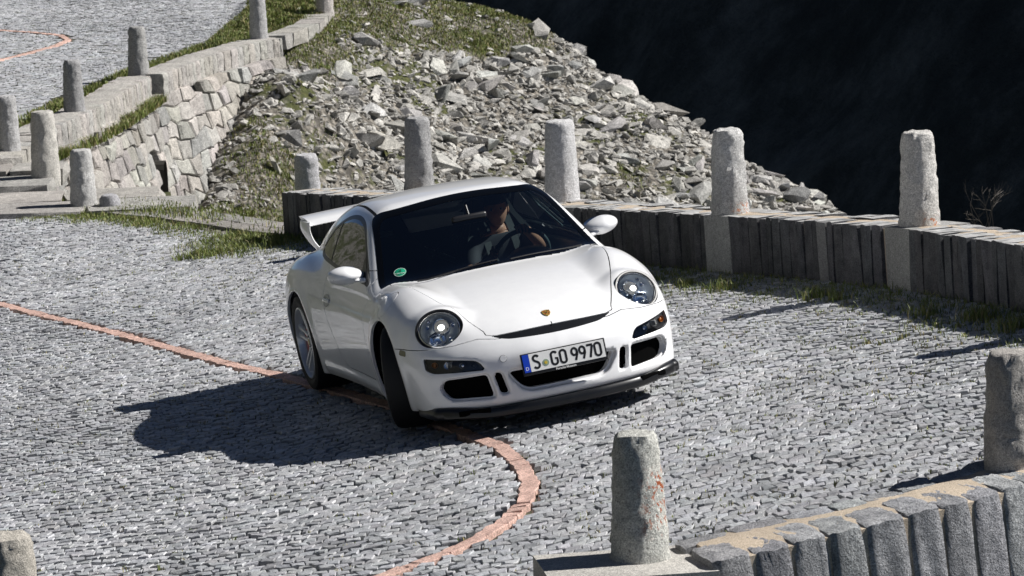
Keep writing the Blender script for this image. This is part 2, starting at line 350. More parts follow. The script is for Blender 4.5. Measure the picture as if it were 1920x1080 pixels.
def tint(r, lo=.75, hi=1.25, w=.03):
    v = r.uniform(lo, hi); return (v*(1+r.uniform(-w, w)), v, v*(1+r.uniform(-w, w)))
def parapet(name, label, front, hbase, height, thick, wmin, wmax, seed, big=(), s0=0, s1=None, inner=.42, mort_drop=.012, slabs=None, core_mat=None, group=None, side=1, depth=.25, backs=True, top_jit=.012, gap=.006, tl=(.75, 1.25), mixg=0, core_d=.022, jd=1.0):
    """wall of upright slabs. front: polyline of the visible foot; side=+1: wall body lies to the left of the direction of travel"""
    slabs = slabs or SLABS; w = mk(name, label, 'wall', group=group); r = np.random.default_rng(seed)
    at, S = arclen(front, 0); s1 = S if s1 is None else s1
    def fr(s):
        p = at(s); t = at(min(s+.06, S))-at(max(s-.06, 0)); t /= np.linalg.norm(t); n = np.array([-t[1], t[0]])*side; return p, t, n
    for row in ((0, 1) if backs else (0,)):
        s = s0; d0, d1 = ((0, thick*(1-inner)) if row == 0 else (thick*(1-inner)+(.035 if jd == 1 else .055), thick)) if backs else (0, thick)
        while s < s1-.02:
            bg_ = next((b for b in big if b[0] <= s < b[1]), None)
            nb = next((b for b in big if s < b[0]), None)
            if bg_: l = bg_[1]-s+.0; 
            else: l = r.uniform(wmin, wmax)*(1.0 if row == 0 else 1.35); 
            if not bg_ and nb and s+l > nb[0]-.03: l = nb[0]-s
            l = min(l, s1-s); p, t, n = fr(s+l/2)
            dd0 = d0+r.uniform(-.012, .012)*jd; dd1 = d1+r.uniform(-.02, .02)
            c = p+n*(dd0+dd1)/2; zb = hbase(*p); hh = height+r.uniform(-top_jit, top_jit)*(1+row)
            gr = bg_ or r.uniform() < mixg; me = (GSLABS if gr else slabs)[r.integers(0, 5 if gr else len(slabs))]
            place('wall_slab', me, w, (c[0], c[1], zb+hh/2-depth/2), (l-gap+.004, abs(dd1-dd0), hh+depth), math.atan2(t[1], t[0])+r.uniform(-.025, .025), tint(r, *tl) if not gr else (tint(r, .75, .9) if bg_ else tint(r, .45, .75)), r.uniform(-.012, .012)*jd, r.uniform(-.008, .008)*jd-math.atan(((hbase(*(p+t*.15))-hbase(*(p-t*.15)))/.30)))
            s += l
    # core of mortar between and behind the slabs
    V = []; n_ = max(int((s1-s0)/.12), 2)
    for k in range(n_+1):
        s = s0+(s1-s0)*k/n_; s = min(max(s, s0+.012), s1-.012); p, t, n = fr(s); zb = hbase(*p)
        for d, z in ((core_d, -depth), (core_d, height-mort_drop-.012), (thick*.3, height-mort_drop+.004), (thick*.7, height-mort_drop+.004), (thick-.022, height-mort_drop-.012), (thick-.022, -depth)):
            V.append((p[0]+n[0]*d, p[1]+n[1]*d, zb+z+(vnoise(np.array(s*9), np.array(d*30))*.004 if z > 0 else 0)))
    Qs = [(k*6+a, k*6+a+1, k*6+a+7, k*6+a+6) for k in range(n_) for a in range(5)]
    me = np_mesh('mortar_core', V, np.array(Qs), core_mat or M_MORT, False)
    bm = bmesh.new(); bm.from_mesh(me); bm.verts.ensure_lookup_table(); bm.faces.new([bm.verts[i] for i in range(6)]); bm.faces.new([bm.verts[i] for i in range(n_*6, n_*6+6)]); bmesh.ops.recalc_face_normals(bm, faces=bm.faces); bm.to_mesh(me); bm.free()
    part('mortar_core', me, w)
    return w
hr1 = lambda x, y: float(H_road(np.array(x), np.array(y)))
at1, S1 = arclen(W1_BASE, 0)
def s_of(L, p):
    at, S = arclen(L, 0); s = np.linspace(0, S, 2000); P = at(s); return s[np.argmin(np.hypot(P[:, 0]-p[0], P[:, 1]-p[1]))]
BW1 = [(-.88, 10.55), (.37, 7.74), (1.58, 4.81), (2.72, 2.35)]
W1BIG = [(s_of(W1_BASE, b)-.20, s_of(W1_BASE, b)+.20) for b in BW1[1:]]+[(s_of(W1_BASE, (3.45, -.6))-.2, s_of(W1_BASE, (3.45, -.6))+.2)]
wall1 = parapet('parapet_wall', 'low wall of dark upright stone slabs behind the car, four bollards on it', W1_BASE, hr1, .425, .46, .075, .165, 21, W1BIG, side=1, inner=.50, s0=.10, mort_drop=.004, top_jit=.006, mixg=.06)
hr3 = lambda x, y: hr1(x, y)
def fine_block(seed, mat=None, amp=1.0):
    bm = bmesh.new(); bmesh.ops.create_cube(bm, size=1); bmesh.ops.subdivide_edges(bm, edges=bm.edges, cuts=7, use_grid_fill=True)
    for v in bm.verts:
        x, y, z = v.co; S = np.array(seed*3.7)
        k = [max(0, abs(c)*2-.72)/.28 for c in v.co]
        sh = (k[0]*k[1]+k[1]*k[2]+k[0]*k[2])
        a = vnoise(np.array(x*3+S), np.array(z*6+y*2+S), seed); b = vnoise(np.array(x*7+y*5), np.array(z*14+S), seed+1); c = vnoise(np.array(y*4+x*6+S), np.array(z*5), seed+2)
        v.co = (x*(1-.022*sh*amp)+(.018*a*abs(x)*2*.7+.010*b)*amp, y*(1-.04*sh)+(.022*a+.016*b)*(1 if y < 0 else .6), z*(1-.012*sh/amp)+(.008*c+.004*b)/amp)
    me = bm_mesh('slab', bm, mat or M_SLATE3, True); me.set_sharp_from_angle(angle=rad(38)); return me
BLK3 = [fine_block(k) for k in range(8)]; BLKP = [fine_block(k+20, M_PALE, .7) for k in range(8)]
W3S = s_of(W3_FRONT, (.82, -6.27)); at3, S3 = arclen(W3_FRONT, 0)
wall3 = parapet('kerb_wall', 'wall of grey blocks with wide tan mortar joints, lower right corner', W3_FRONT, hr3, .135, .50, .13, .22, 31, [], s0=W3S, side=1, inner=.40, mort_drop=.006, depth=.75, gap=.016, top_jit=.005, tl=(.75, 1.25), core_d=.016, jd=.3, slabs=BLK3)
wall3b = mk('stone_footing', 'flat pale granite block under the bollard with red spots', 'kerb block')
for k, (sa, sb) in enumerate(((W3S-.80, W3S-.005), (W3S-1.75, W3S-.82), (W3S-2.8, W3S-1.77), (W3S-3.7, W3S-2.82))):
    p = at3((sa+sb)/2); t = at3(sb)-at3(sa); t /= np.linalg.norm(t); n = np.array([-t[1], t[0]]); c = p+n*.27
    place('granite_slab', GSLABS[k], wall3b, (c[0], c[1], hr1(*p)+.12-.35), (sb-sa, .56, .74), math.atan2(t[1], t[0]), (1.08, 1.05, 1.0))
# ------------------------------------------------------------------ bollards
def bollard_mesh(seed, h, rb_, rt, mat, nseg=40, nz=22, rough=1.0, notch=0):
    r = np.random.default_rng(seed); ph = r.uniform(0, 6.28, 6); V = []
    zs = np.r_[-.15, np.linspace(0, h, nz-1)]
    for z in zs:
        t = max(z, 0)/h; R = rb_+(rt-rb_)*t**.9
        for k in range(nseg):
            a = 2*math.pi*k/nseg
            n = .013*vnoise(np.array(a*2.2+seed), np.array(z*9.), seed)+.012*vnoise(np.array(a*6.+seed*3), np.array(z*22.), seed+1)+.007*vnoise(np.array(a*14.), np.array(z*50.), seed+2)
            n *= rough*.24; rr = R*(1+.008*math.cos(2*a+ph[0])+.006*math.cos(3*a+ph[1]))+n*R*3.0
            rr += .010*vnoise(np.array(a*4.+seed*5), np.array(z*34.), seed+5)*rough
            if t > .95: rr -= .008*((t-.95)/.05)**2+.005*r.uniform(0, 1)
            if notch: rr -= notch*max(0, math.cos(a-1.2))*math.exp(-((t-.98)/.05)**2)
            V.append((rr*math.cos(a), rr*math.sin(a), z+(0 if t < 1 else .006*math.sin(a*2+ph[2]))))
    n0 = len(V); ns = len(zs)
    for f in (.86, .45):
        for k in range(nseg):
            a = 2*math.pi*k/nseg; b = V[(ns-1)*nseg+k]; V.append((b[0]*f, b[1]*f, h+.008+.007*vnoise(np.array(b[0]*f*40+seed), np.array(b[1]*f*40.), seed)))
    V.append((0, 0, h+.008)); Q = []
    for j in range(ns+1):
        for k in range(nseg): k2 = (k+1) % nseg; Q.append((j*nseg+k, j*nseg+k2, (j+1)*nseg+k2, (j+1)*nseg+k))
    T = [((ns+1)*nseg+k, (ns+1)*nseg+(k+1) % nseg, len(V)-1) for k in range(nseg)]
    me = np_mesh('stone_bollard', V, [np.array(Q), np.array(T)], mat, True); me.set_sharp_from_angle(angle=rad(42)); return me
def bollard(label, loc, seed, h=.64, rb_=.140, rt=.110, mat=None, lean=(0, 0), col=(1, 1, 1), rough=1.0, group='granite bollards along the road edges', notch=0):
    o = mk('stone_bollard', label, 'bollard', group, data=bollard_mesh(seed, h, rb_, rt, mat or M_BOLL, rough=rough, notch=notch), loc=loc)
    o.rotation_euler = (lean[0], lean[1], seed*.7 if (mat or M_BOLL) is M_BOLL else 0); o.color = (*col, 1); return o
wtop = lambda p, off: (p[0], p[1], hr1(*p)+off)
bollard('dark bollard rising directly behind the left part of the car roof', (-.88, 10.62, hr1(-.98, 10.5)+.425), 1, .66, col=(.72, .72, .74))
bollard('smooth pale bollard on the wall just behind the right side of the car roof', (.37, 7.80, hr1(.25, 7.7)+.425), 2, .66, .148, .120, col=(1.15, 1.15, 1.18), rough=.45)
bollard('coarse bollard with orange lichen down its right side, on the dark slab wall', (1.585, 4.88, hr1(1.4, 4.9)+.425), 3, .645, .142, .112, M_BOLL_L, rough=1.2)
bollard('rightmost bollard on the dark slab wall, orange lichen only at its foot', (2.74, 2.40, hr1(2.55, 2.4)+.425), 4, .645, .142, .108, M_BOLL_L, rough=1.1, col=(1.05, 1.03, 1))
bollard('bollard on the dark slab wall beyond the right edge of the picture', (3.72, -.55, hr1(3.5, -.6)+.425), 5, .64)
bollard('short-looking bollard half hidden behind the far left end of the dark slab wall', (-2.22, 16.6, -1.12), 6, .62, .142, .125, col=(.95, .95, 1))
bollard('foreground bollard with dark red spots standing on a pale block', (.46, -5.98, hr1(.5, -6)+.125), 7, .61, .146, .104, M_BOLL_S, col=(1.0, 1.0, .97), notch=.012)
bollard('foreground bollard cut by the right edge, on the mortared block wall', (2.30, -5.30, hr1(2.3, -5.3)+.105), 8, .61, .142, .112, M_BOLL, col=(.82, .78, .74), rough=1.3)
bollard('rounded bollard top at the lower left corner', (-2.47, -6.2, .10), 9, .62, .16, .125, col=(.85, .80, .72), rough=1.2)
bollard('bollard on the grassy edge of the lower road, in front of the old stone wall', (-4.72, 17.45, -1.09), 10, .64, .150, .118)
bollard('thick bollard standing alone on the pale pavement at the left', (-5.36, 19.45, -.94), 11, .70, .165, .130, col=(.98, .95, .9))
bollard('bollard cut by the left edge of the picture', (-5.97, 21.05, -.86), 12, .64, .135, .108, col=(.85, .85, .87))
bollard('first bollard on the old wall from the left, beside the grass strip', (-5.60, 24.75, -.86), 13, .66, .140, .108, col=(.60, .60, .62), notch=.02)
bollard('chipped bollard at the step in the old wall coping', (-5.16, 29.0, -.86), 14, .66, .150, .115, col=(.62, .62, .62))
bollard('tall bollard at the far end of the old wall, its top cut off above', (-3.74, 33.35, -.86), 15, .66, .140, .118, col=(.80, .80, .82))
bollard('farthest bollard, only its lower half in the picture at the top', (-2.90, 37.1, -.86), 16, .64, .145, .115, col=(.9, .85, .82))
small = mk('kerb_stone', 'small dark stump stone beside the bollard on the grassy edge', 'stone', data=bollard_mesh(21, .16, .13, .10, M_BOLL, 20, 8), loc=(-4.42, 17.3, -1.1)); small.color = (.7, .7, .75, 1)
# ------------------------------------------------------------------ old retaining wall below the upper road
def coping(name, label, outl, thick, seed, hgt):
    w = parapet(name, label, outl, lambda x, y: Z2-hgt, hgt, thick, .13, .26, seed, [], side=1, backs=False, depth=.02, slabs=BLKP, core_mat=M_PALE, top_jit=.004, gap=.002, tl=(.88, 1.10), jd=.35, mort_drop=0, core_d=.03)
    return w
cop1 = coping('coping_wall', 'pale coping of the old wall, nearer section', C2OUT, .48, 41, .34)
cop2 = coping('coping_wall', 'pale coping of the old wall, farther section past the chipped bollard', C2OUT2, .48, 42, .30)
near_kerb = parapet('coping_wall', 'short pale kerb wall under the leftmost bollard', [(-6.6, 20.25), (-5.9, 20.35), (-5.75, 20.6), (-5.78, 22.55)], lambda x, y: -1.12, .27, .50, .3, .6, 43, [], side=1, backs=False, depth=.1, slabs=PSLABS, core_mat=M_PALE, gap=.004, tl=(.9, 1.1))
def masonry():
    w = mk('masonry_wall', 'old sunlit retaining wall of irregular pale stones with a dark drain opening', 'wall'); r = np.random.default_rng(6)
    top = [(-5.80, 22.2), (-5.40, 24.4), (-5.23, 25.7), (-4.95, 28.75), (-4.72, 29.3), (-4.17, 31.3), (-3.70, 32.7), (-3.36, 33.25)]
    at, S = arclen(top, 0); bat = .235
    def pt(s, d, o=0):
        p = at(s); t = at(min(s+.3, S))-at(max(s-.3, 0)); t /= np.linalg.norm(t); n = np.array([t[1], -t[0]])   # outwards, to the right
        q = p+n*(.02+d*bat+o); return np.array([q[0], q[1], Z2-.34-d]), t, n
    ns, nd = 60, 24; V = []
    for i in range(ns+1):
        for j in range(nd+1):
            q, t, n = pt(S*i/ns, 3.1*j/nd, -.10); V.append(q)
    Q = [(i*(nd+1)+j, (i+1)*(nd+1)+j, (i+1)*(nd+1)+j+1, i*(nd+1)+j+1) for i in range(ns) for j in range(nd)]
    part('wall_core', np_mesh('wall_core', V, np.array(Q), M_PALE, True), w)
    cnt = 0; d = 9.
    s_drain, d_drain = s_of(top, (-5.02, 27.6)), 1.15
    while d < 2.9:
        hh = r.uniform(.22, .36); s = r.uniform(0, .1)
        while s < S-.05:
            l = r.uniform(.45, .85)*(1.1 if s < 6.5 else .75)
            q, t, n = pt(min(s+l/2, S), d+hh/2+.05*math.sin(s*2+d))
            hide = (s < 3.0 and d > 1.8) or (s > S-1.6 and d > .9) or (s > S-3.2 and d > 1.8)
            dr = abs(s+l/2-s_drain) < .18 and abs(d+hh/2-d_drain) < .5
            if cnt < 297 and not hide and not dr:
                j = RBLK[r.integers(0, 12)]; slope = math.atan(bat)
                place('wall_stone', j, w, q, (l*1.0, .22+r.uniform(0, .05), hh*1.0), math.atan2(t[1], t[0])+r.uniform(-.05, .05), tint(r, .62, 1.08, .05), -slope*0+slope+r.uniform(-.05, .05), r.uniform(-.06, .06)); cnt += 1
            s += l*1.0
        d += hh
    # tight rubble masonry: irregular six-sided stones that share their joints
    su, sd = .40, .245; nu = int(S/su)+2; nv = 12
    kk, jj = np.meshgrid(np.arange(-2, 2*nu+4), np.arange(-1, nv+1), indexing='ij')
    gs = kk*.5*su+r.uniform(-.30, .30, kk.shape)*su*.8; gd = (jj+.5)*sd+r.uniform(-.22, .22, kk.shape)*sd+.03*np.sin(kk*.9)
    for j in range(nv):
        for i in range(nu):
            k0 = 2*i+(j % 2)-1+2; cor = [(k0, j), (k0+1, j), (k0+2, j), (k0+2, j+1), (k0+1, j+1), (k0, j+1)]
            cs = np.array([gs[a, b] for a, b in cor]); cd = np.array([gd[a, b] for a, b in cor]); ms, md = cs.mean(), cd.mean()
            if ms < .1 or ms > S-.03 or md < -.02: continue
            if (ms < 3.0 and md > 2.2) or (ms > S-1.4 and md > 1.0) or (ms > S-3.0 and md > 2.0) or (abs(ms-s_drain) < .22 and abs(md-d_drain) < .5): continue
            if cnt >= 298: continue
            prd = r.uniform(.02, .06); tl_s, tl_d = r.normal(0, .05), r.normal(0, .05); V = [pt(ms, md, prd+.012)[0]]
            for f, o in ((.78, .008), (.955, -.012), (1.0, -.12)):
                for a, b in zip(cs, cd):
                    q_ = pt(min(max(ms+(a-ms)*f, 0), S), max(md+(b-md)*f, -.06), prd+o+(a-ms)*tl_s+(b-md)*tl_d+r.normal(0, .006))[0]; V.append(q_)
            V = np.array(V); T = [(0, 1+(k+1) % 6, 1+k) for k in range(6)]; Q2 = [(1+6*q_+k, 1+6*q_+(k+1) % 6, 7+6*q_+(k+1) % 6, 7+6*q_+k) for q_ in range(2) for k in range(6)]
            me = np_mesh('wall_stone', V-V[0], [np.array(T), np.array(Q2)], M_PALE, False)
            bm = bmesh.new(); bm.from_mesh(me); bmesh.ops.recalc_face_normals(bm, faces=bm.faces); bm.to_mesh(me); bm.free()
            o_ = part('wall_stone', me, w, loc=V[0]); o_.color = (*tint(r, .66, 1.12, .05), 1); cnt += 1
    # drain: a tall narrow arched slot
    q, t, n = pt(s_drain, d_drain)
    bm = bmesh.new(); R = Matrix.Rotation(math.atan2(t[1], t[0]), 4, 'Z'); pts = [(-.13, -.45), (.13, -.45), (.13, .28)]+[(.13*math.cos(a), .28+.16*math.sin(a)) for a in np.linspace(.3, math.pi-.3, 6)]+[(-.13, .28)]
    f = [bm.verts.new((x, 0, z)) for x, z in pts]; b = [bm.verts.new((x, .35, z)) for x, z in pts]
    for i in range(len(pts)): bm.faces.new((f[i-1], f[i], b[i], b[i-1]))
    bm.faces.new(b); bmesh.ops.transform(bm, matrix=Matrix.Translation(Vector(q)+Vector((n[0], n[1], 0))*.03) @ R, verts=bm.verts)
    part('drain_opening', bm_mesh('drain_opening', bm, simple('drain_dark', (.03, .027, .022), .95)), w)
masonry()
# pavement of pale slabs between the two roads
pave = mk('pavement', kind='structure', data=None)
def pavement():
    r = np.random.default_rng(9); P = [(-9, 17.6), (-5.6, 17.55), (-4.9, 17.0), (-4.35, 16.6), (-4.05, 16.25), (-3.9, 16.9), (-4.5, 18.4), (-5.0, 19.6), (-5.75, 20.3), (-9, 20.3)]
    cells = []
    y = 16.0
    while y < 20.3:
        dy = r.uniform(.6, .95); x = -8.8+r.uniform(0, .5)
        while x < -3.6:
            dx = r.uniform(.6, 1.2); c = (x+dx/2, y+dy/2)
            if in_poly(np.array([c[0]]), np.array([c[1]]), P)[0]: cells.append((c, dx, dy))
            x += dx
        y += dy
    for (c, dx, dy) in cells:
        z = -.93 if c[1] > 19.3 else (-.985 if c[1] > 18.5 else -1.045)
        place('paving_slab', PSLABS[r.integers(0, 8)], pave, (c[0], c[1], z-.10), (dx-.01, dy-.01, .20), r.uniform(-.02, .02), tint(r, .80, 1.0, .03), r.uniform(-.01, .01), r.uniform(-.01, .01))
    # flat edging stones along the lower road's open edge
    at, S = arclen(EDGE, 0); s = .0
    while s < 6.2:
        l = r.uniform(.35, .7); p = at(s+l/2); t = at(s+l)-at(s); t /= np.linalg.norm(t); n = np.array([t[1], -t[0]])
        for row in range(2):
            c = p+n*(.16+.30*row)
            place('edge_slab', PSLABS[r.integers(0, 8)], pave, (c[0], c[1], hr1(*p)-.10+.0), (l-.012, .29, .20), math.atan2(t[1], t[0])+math.pi+r.uniform(-.015, .015), tint(r, .60, .85, .03), -math.atan((hr1(*(p-n*.2))-hr1(*(p+n*.2)))/.4)*0, math.atan((hr1(*(p+t*.2))-hr1(*(p-t*.2)))/.4)+r.uniform(-.006, .006))
        s += l
    at2, S2_ = arclen([(-3.55, 33.6), (-3.1, 35.4), (-2.95, 37.6), (-2.8, 41)], 0); s = 0
    while s < S2_-.3:
        l = r.uniform(.4, .8); p = at2(s+l/2); t = at2(s+l)-at2(s); t /= np.linalg.norm(t)
        place('edge_slab', PSLABS[r.integers(0, 8)], pave, (p[0], p[1], Z2-.10), (l-.015, .42, .22), math.atan2(t[1], t[0]), tint(r, .85, 1.0, .03)); s += l
pavement()
# ------------------------------------------------------------------ the stony slope
CTRL = np.array([(-3.4, 31.81, -1.17), (-3.9, 28.5, -2.8), (-3.65, 30.17, -1.9), (-2.91, 35.39, -.99), (-3.14, 32.78, -1.44), (-2.08, 33.7, -2.0), (-2.42, 30.48, -3.08), (-1.45, 36.32, -1.48), (-.05, 38.95, -.93), (-.85, 38.96, -.89), (-.46, 35.68, -2.31), (-.51, 32.46, -3.37), (1.0, 39.35, -1.54), (1.28, 37.73, -2.18), (1.53, 33.92, -3.76), (2.27, 38.69, -2.47), (3.03, 38.12, -2.88), (3.26, 35.39, -4.05), (4.1, 37.48, -3.68), (5.16, 36.87, -4.3), (-2.15, 38.5, -.80), (-3.68, 31.8, -1.36), (-3.82, 30.5, -1.86), (-3.9, 29.63, -2.19), (-4.03, 28.55, -2.6), (-4.1, 28.0, -2.85), (-4.7, 31.2, -2.4), (-5.1, 29, -3.3), (-3.9, 33.6, -1.5), (-3.1, 34.0, -1.15),
                 (-4.1, 27.0, -3.4), (-4.4, 24.5, -3.9), (-3, 26, -4.6), (0, 27.5, -5.6), (3, 30, -6.2), (5, 31, -7.2), (8, 34, -8.5), (6.8, 37.5, -6.2), (8.5, 41, -9), (1.5, 42.5, -3.6), (3.5, 41.5, -5.2), (5.5, 40.5, -6.6), (.2, 43, -2.0), (-1.2, 43, -.9), (-3, 43, -.95), (-3, 50, -1.2), (0, 49, -3), (5, 48, -8), (-5.4, 23.5, -3.9), (-5.4, 20.5, -3.4), (-2.5, 22, -4.6), (2, 22, -7), (8, 25, -10)])
def tps_fit(C):
    n = len(C); d2 = ((C[:, None, :2]-C[None, :, :2])**2).sum(2); K = np.where(d2 > 0, d2*np.log(d2+1e-12), 0)*.5+np.eye(n)*.15
    P = np.c_[np.ones(n), C[:, :2]]; A = np.zeros((n+3, n+3)); A[:n, :n] = K; A[:n, n:] = P; A[n:, :n] = P.T
    return np.linalg.solve(A, np.r_[C[:, 2], 0, 0, 0])
TPW = tps_fit(CTRL)
def H_slope0(x, y):
    x = np.asarray(x, float); y = np.asarray(y, float); s = TPW[-3]+TPW[-2]*x+TPW[-1]*y
    for c, w in zip(CTRL, TPW): d2 = (x-c[0])**2+(y-c[1])**2; s = s+w*.5*d2*np.log(d2+1e-12)
    return s
def H_slope(x, y): return -.26*sstep((y-35.5)/3)*sstep((x+2.2)/1.5)+ H_slope0(x, y)+.10*fbm(x*1.1, y*1.1, 31)+.05*fbm(x*4, y*4, 37)
HILL_POLY = [(-5.6, 21), (-5.5, 24.2), (-5.1, 25.8), (-4.75, 28.8), (-4.25, 31.0), (-3.75, 32.6), (-3.35, 33.6), (-3.2, 36), (-3.0, 41), (-3, 50), (12, 50), (12, 20), (-5.6, 20)]
hill = sheet('stony_hillside', HILL_POLY, H_slope, 0, .14, M_SCREE, bounds=(-5.6, 9, 21.5, 49))
def grass_mask(x, y):
    a = fbm(x*.55, y*.45, 51)+.55*fbm(x*1.8, y*1.8, 57)
    top = sstep((y-35.4-.75*(x+2.5))/1.0)*sstep((1.2-x)/.8)
    left = .45*np.exp(-(((x+3.6)/.45)**2+((y-29.6)/2.0)**2))+np.exp(-(((x+2.9)/.7)**2+((y-34.2)/1.6)**2))*1.1+np.exp(-(((x+2.95)/.55)**2+((y-29.0)/1.5)**2))*1.0
    crest = np.exp(-((H_slope0(x, y)-H_slope0(x, y-.6)+.05)/.3)**2)*0
    return a*.95+1.0*top+1.15*left-.30
def hull_rock(r, n=16, an=(1, .8, .6), mat=None):
    bm = bmesh.new()
    for _ in range(n):
        v = r.normal(size=3); v /= np.linalg.norm(v); v = np.sign(v)*np.abs(v)**.75; bm.verts.new(Vector(v*np.array(an)*r.uniform(.8, 1.0)))
    bmesh.ops.convex_hull(bm, input=bm.verts); bmesh.ops.delete(bm, geom=[v for v in bm.verts if not v.link_faces], context='VERTS')
    bmesh.ops.recalc_face_normals(bm, faces=bm.faces); bmesh.ops.triangulate(bm, faces=bm.faces)
    return bm
rr = np.random.default_rng(77)
ROCKS = [bm_mesh('stone', hull_rock(rr, 15, an), M_ROCK) for an in ((1, .75, .5), (1, .6, .38), (1, .85, .7), (1, .5, .42), (1, .9, .35), (1, .7, .3), (1, .8, .55), (1, .65, .5), (1, .9, .6), (1, .55, .3), (1, .8, .42), (.95, .9, .5))]
# individual large boulders
def proj_px(x, y, z):
    d = np.stack([x-CAM[0], y-CAM[1], z-CAM[2]], -1); w = d@np.array(RF); return 960+FPX*(d@np.array(RX))/w, 540+FPX*(d@np.array(RD))/w, w
gx, gy = np.meshgrid(np.linspace(-4.6, 8, 300), np.linspace(25, 47, 360)); gz = H_slope(gx, gy); GU, GV, GW = proj_px(gx, gy, gz)
def at_px(u, v):
    k = np.argmin((GU-u)**2+(GV-v)**2+.0*GW+np.where(False, 0, 0)); return gx.ravel()[k], gy.ravel()[k], gz.ravel()[k]
BOULD = [('big dark grey boulder slab on the right crest of the stony slope', (1258, 196), .44, 2, (.62, .60, .58), (0, .1, .3), (1.0, .8, .42)),
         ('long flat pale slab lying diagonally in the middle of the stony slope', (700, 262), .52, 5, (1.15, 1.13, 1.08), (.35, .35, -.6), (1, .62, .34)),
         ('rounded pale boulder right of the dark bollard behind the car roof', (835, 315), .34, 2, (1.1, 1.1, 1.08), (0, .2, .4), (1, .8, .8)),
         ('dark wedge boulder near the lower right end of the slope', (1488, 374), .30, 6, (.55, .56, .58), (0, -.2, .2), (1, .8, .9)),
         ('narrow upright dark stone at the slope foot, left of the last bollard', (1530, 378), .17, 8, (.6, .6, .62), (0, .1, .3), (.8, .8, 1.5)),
         ('large grey slab in the upper middle of the slope', (855, 190), .40, 4, (.85, .85, .85), (.3, .2, .8), (1, .8, .6)),
         ('pale rounded boulder on the crest at the top of the picture', (970, 68), .26, 2, (1.05, 1.04, 1.0), (0, .1, .3), (1, .8, .8)),
         ('light angular boulder at the left end of the rock pile', (690, 80), .26, 2, (.95, .95, .97), (0, .2, .9), (1, .8, .7)),
         ('slender pale stone standing upright in the grass left of the half-hidden bollard', (522, 325), .22, 3, (1.1, 1.08, 1.0), (0, 1.1, .5), (1.2, .45, .6))]
used_xy = []
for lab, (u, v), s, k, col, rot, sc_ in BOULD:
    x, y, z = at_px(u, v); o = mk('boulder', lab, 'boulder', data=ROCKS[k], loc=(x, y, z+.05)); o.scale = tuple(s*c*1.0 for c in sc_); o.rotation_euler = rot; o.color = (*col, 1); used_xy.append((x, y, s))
# stones: the 300 largest as parts of the hillside, the rest as one piece of rubble
N = 21000; x = rr.uniform(-4.3, 6.6, N*3); y = rr.uniform(26, 43.5, N*3); z = H_slope(x, y); U, Vv, W_ = proj_px(x, y, z)
gm = grass_mask(x, y); dens = np.clip(.85-1.6*np.clip(gm, 0, 1), .05, 1)
vis_ = in_poly(x, y, HILL_POLY) & (U > 380) & (U < 1700) & (Vv > -40) & (Vv < 520) & (rr.uniform(size=len(x)) < dens)
x, y, z, U, Vv = [a[vis_][:N] for a in (x, y, z, U, Vv)]; n = len(x)
rocky = sstep((U-560)/160); 
size = np.clip(rr.lognormal(-3.30+.30*rocky, .63, n), .018, .33)
order = np.argsort(-size); big = order[:300]; rest = order[300:]
for i in big:
    s = size[i]*1.2; o = part('stone', ROCKS[rr.integers(0, 12)], hill, loc=(x[i], y[i], z[i]+s*.02)); o.scale = (s, s*rr.uniform(.7, 1), s*rr.uniform(.5, .95)); o.rotation_euler = (rr.normal(0, .35)+.2, rr.normal(0, .3), rr.uniform(0, 6.28)); o.color = (*tint(rr, .62, 1.3, .04), 1)
VV, FF, TT = [], [], []; off = 0
for m_i in range(12):
    ids = rest[m_i::12]; me = ROCKS[m_i]; v = np.empty(len(me.vertices)*3, np.float32); me.vertices.foreach_get('co', v); v = v.reshape(-1, 3)
    f = np.array([p.vertices[:] for p in me.polygons]); k = len(ids)
    a, b, c = rr.normal(0, .4, k)+.2, rr.normal(0, .35, k), rr.uniform(0, 6.28, k)
    vv = v[None]*(size[ids][:, None, None]*np.stack([np.ones(k), rr.uniform(.7, 1, k), rr.uniform(.55, 1.0, k)], 1)[:, None])
    ca, sa, cb, sb, cc, sc__ = np.cos(a), np.sin(a), np.cos(b), np.sin(b), np.cos(c), np.sin(c)
    X, Y, Z = vv[..., 0], vv[..., 1], vv[..., 2]
    Y, Z = Y*ca[:, None]-Z*sa[:, None], Y*sa[:, None]+Z*ca[:, None]
    X, Z = X*cb[:, None]+Z*sb[:, None], -X*sb[:, None]+Z*cb[:, None]
    X, Y = X*cc[:, None]-Y*sc__[:, None], X*sc__[:, None]+Y*cc[:, None]
    P = np.stack([X+x[ids][:, None], Y+y[ids][:, None], Z+z[ids][:, None]+size[ids][:, None]*.05], -1)
    VV.append(P.reshape(-1, 3)); FF.append((f[None]+(np.arange(k)*len(v))[:, None, None]).reshape(-1, 3)+off); off += k*len(v)
    TT.append(np.repeat(np.clip(rr.normal(1, .20, k), .5, 1.5), len(v)))
me = np_mesh('rubble', np.concatenate(VV), np.concatenate(FF), M_ROCKS, False)
at_ = me.color_attributes.new('tone', 'FLOAT_COLOR', 'POINT'); tt = np.concatenate(TT); at_.data.foreach_set('color', np.repeat(tt[:, None], 4, 1).astype(np.float32).ravel())
part('rubble', me, hill, kind='stuff')
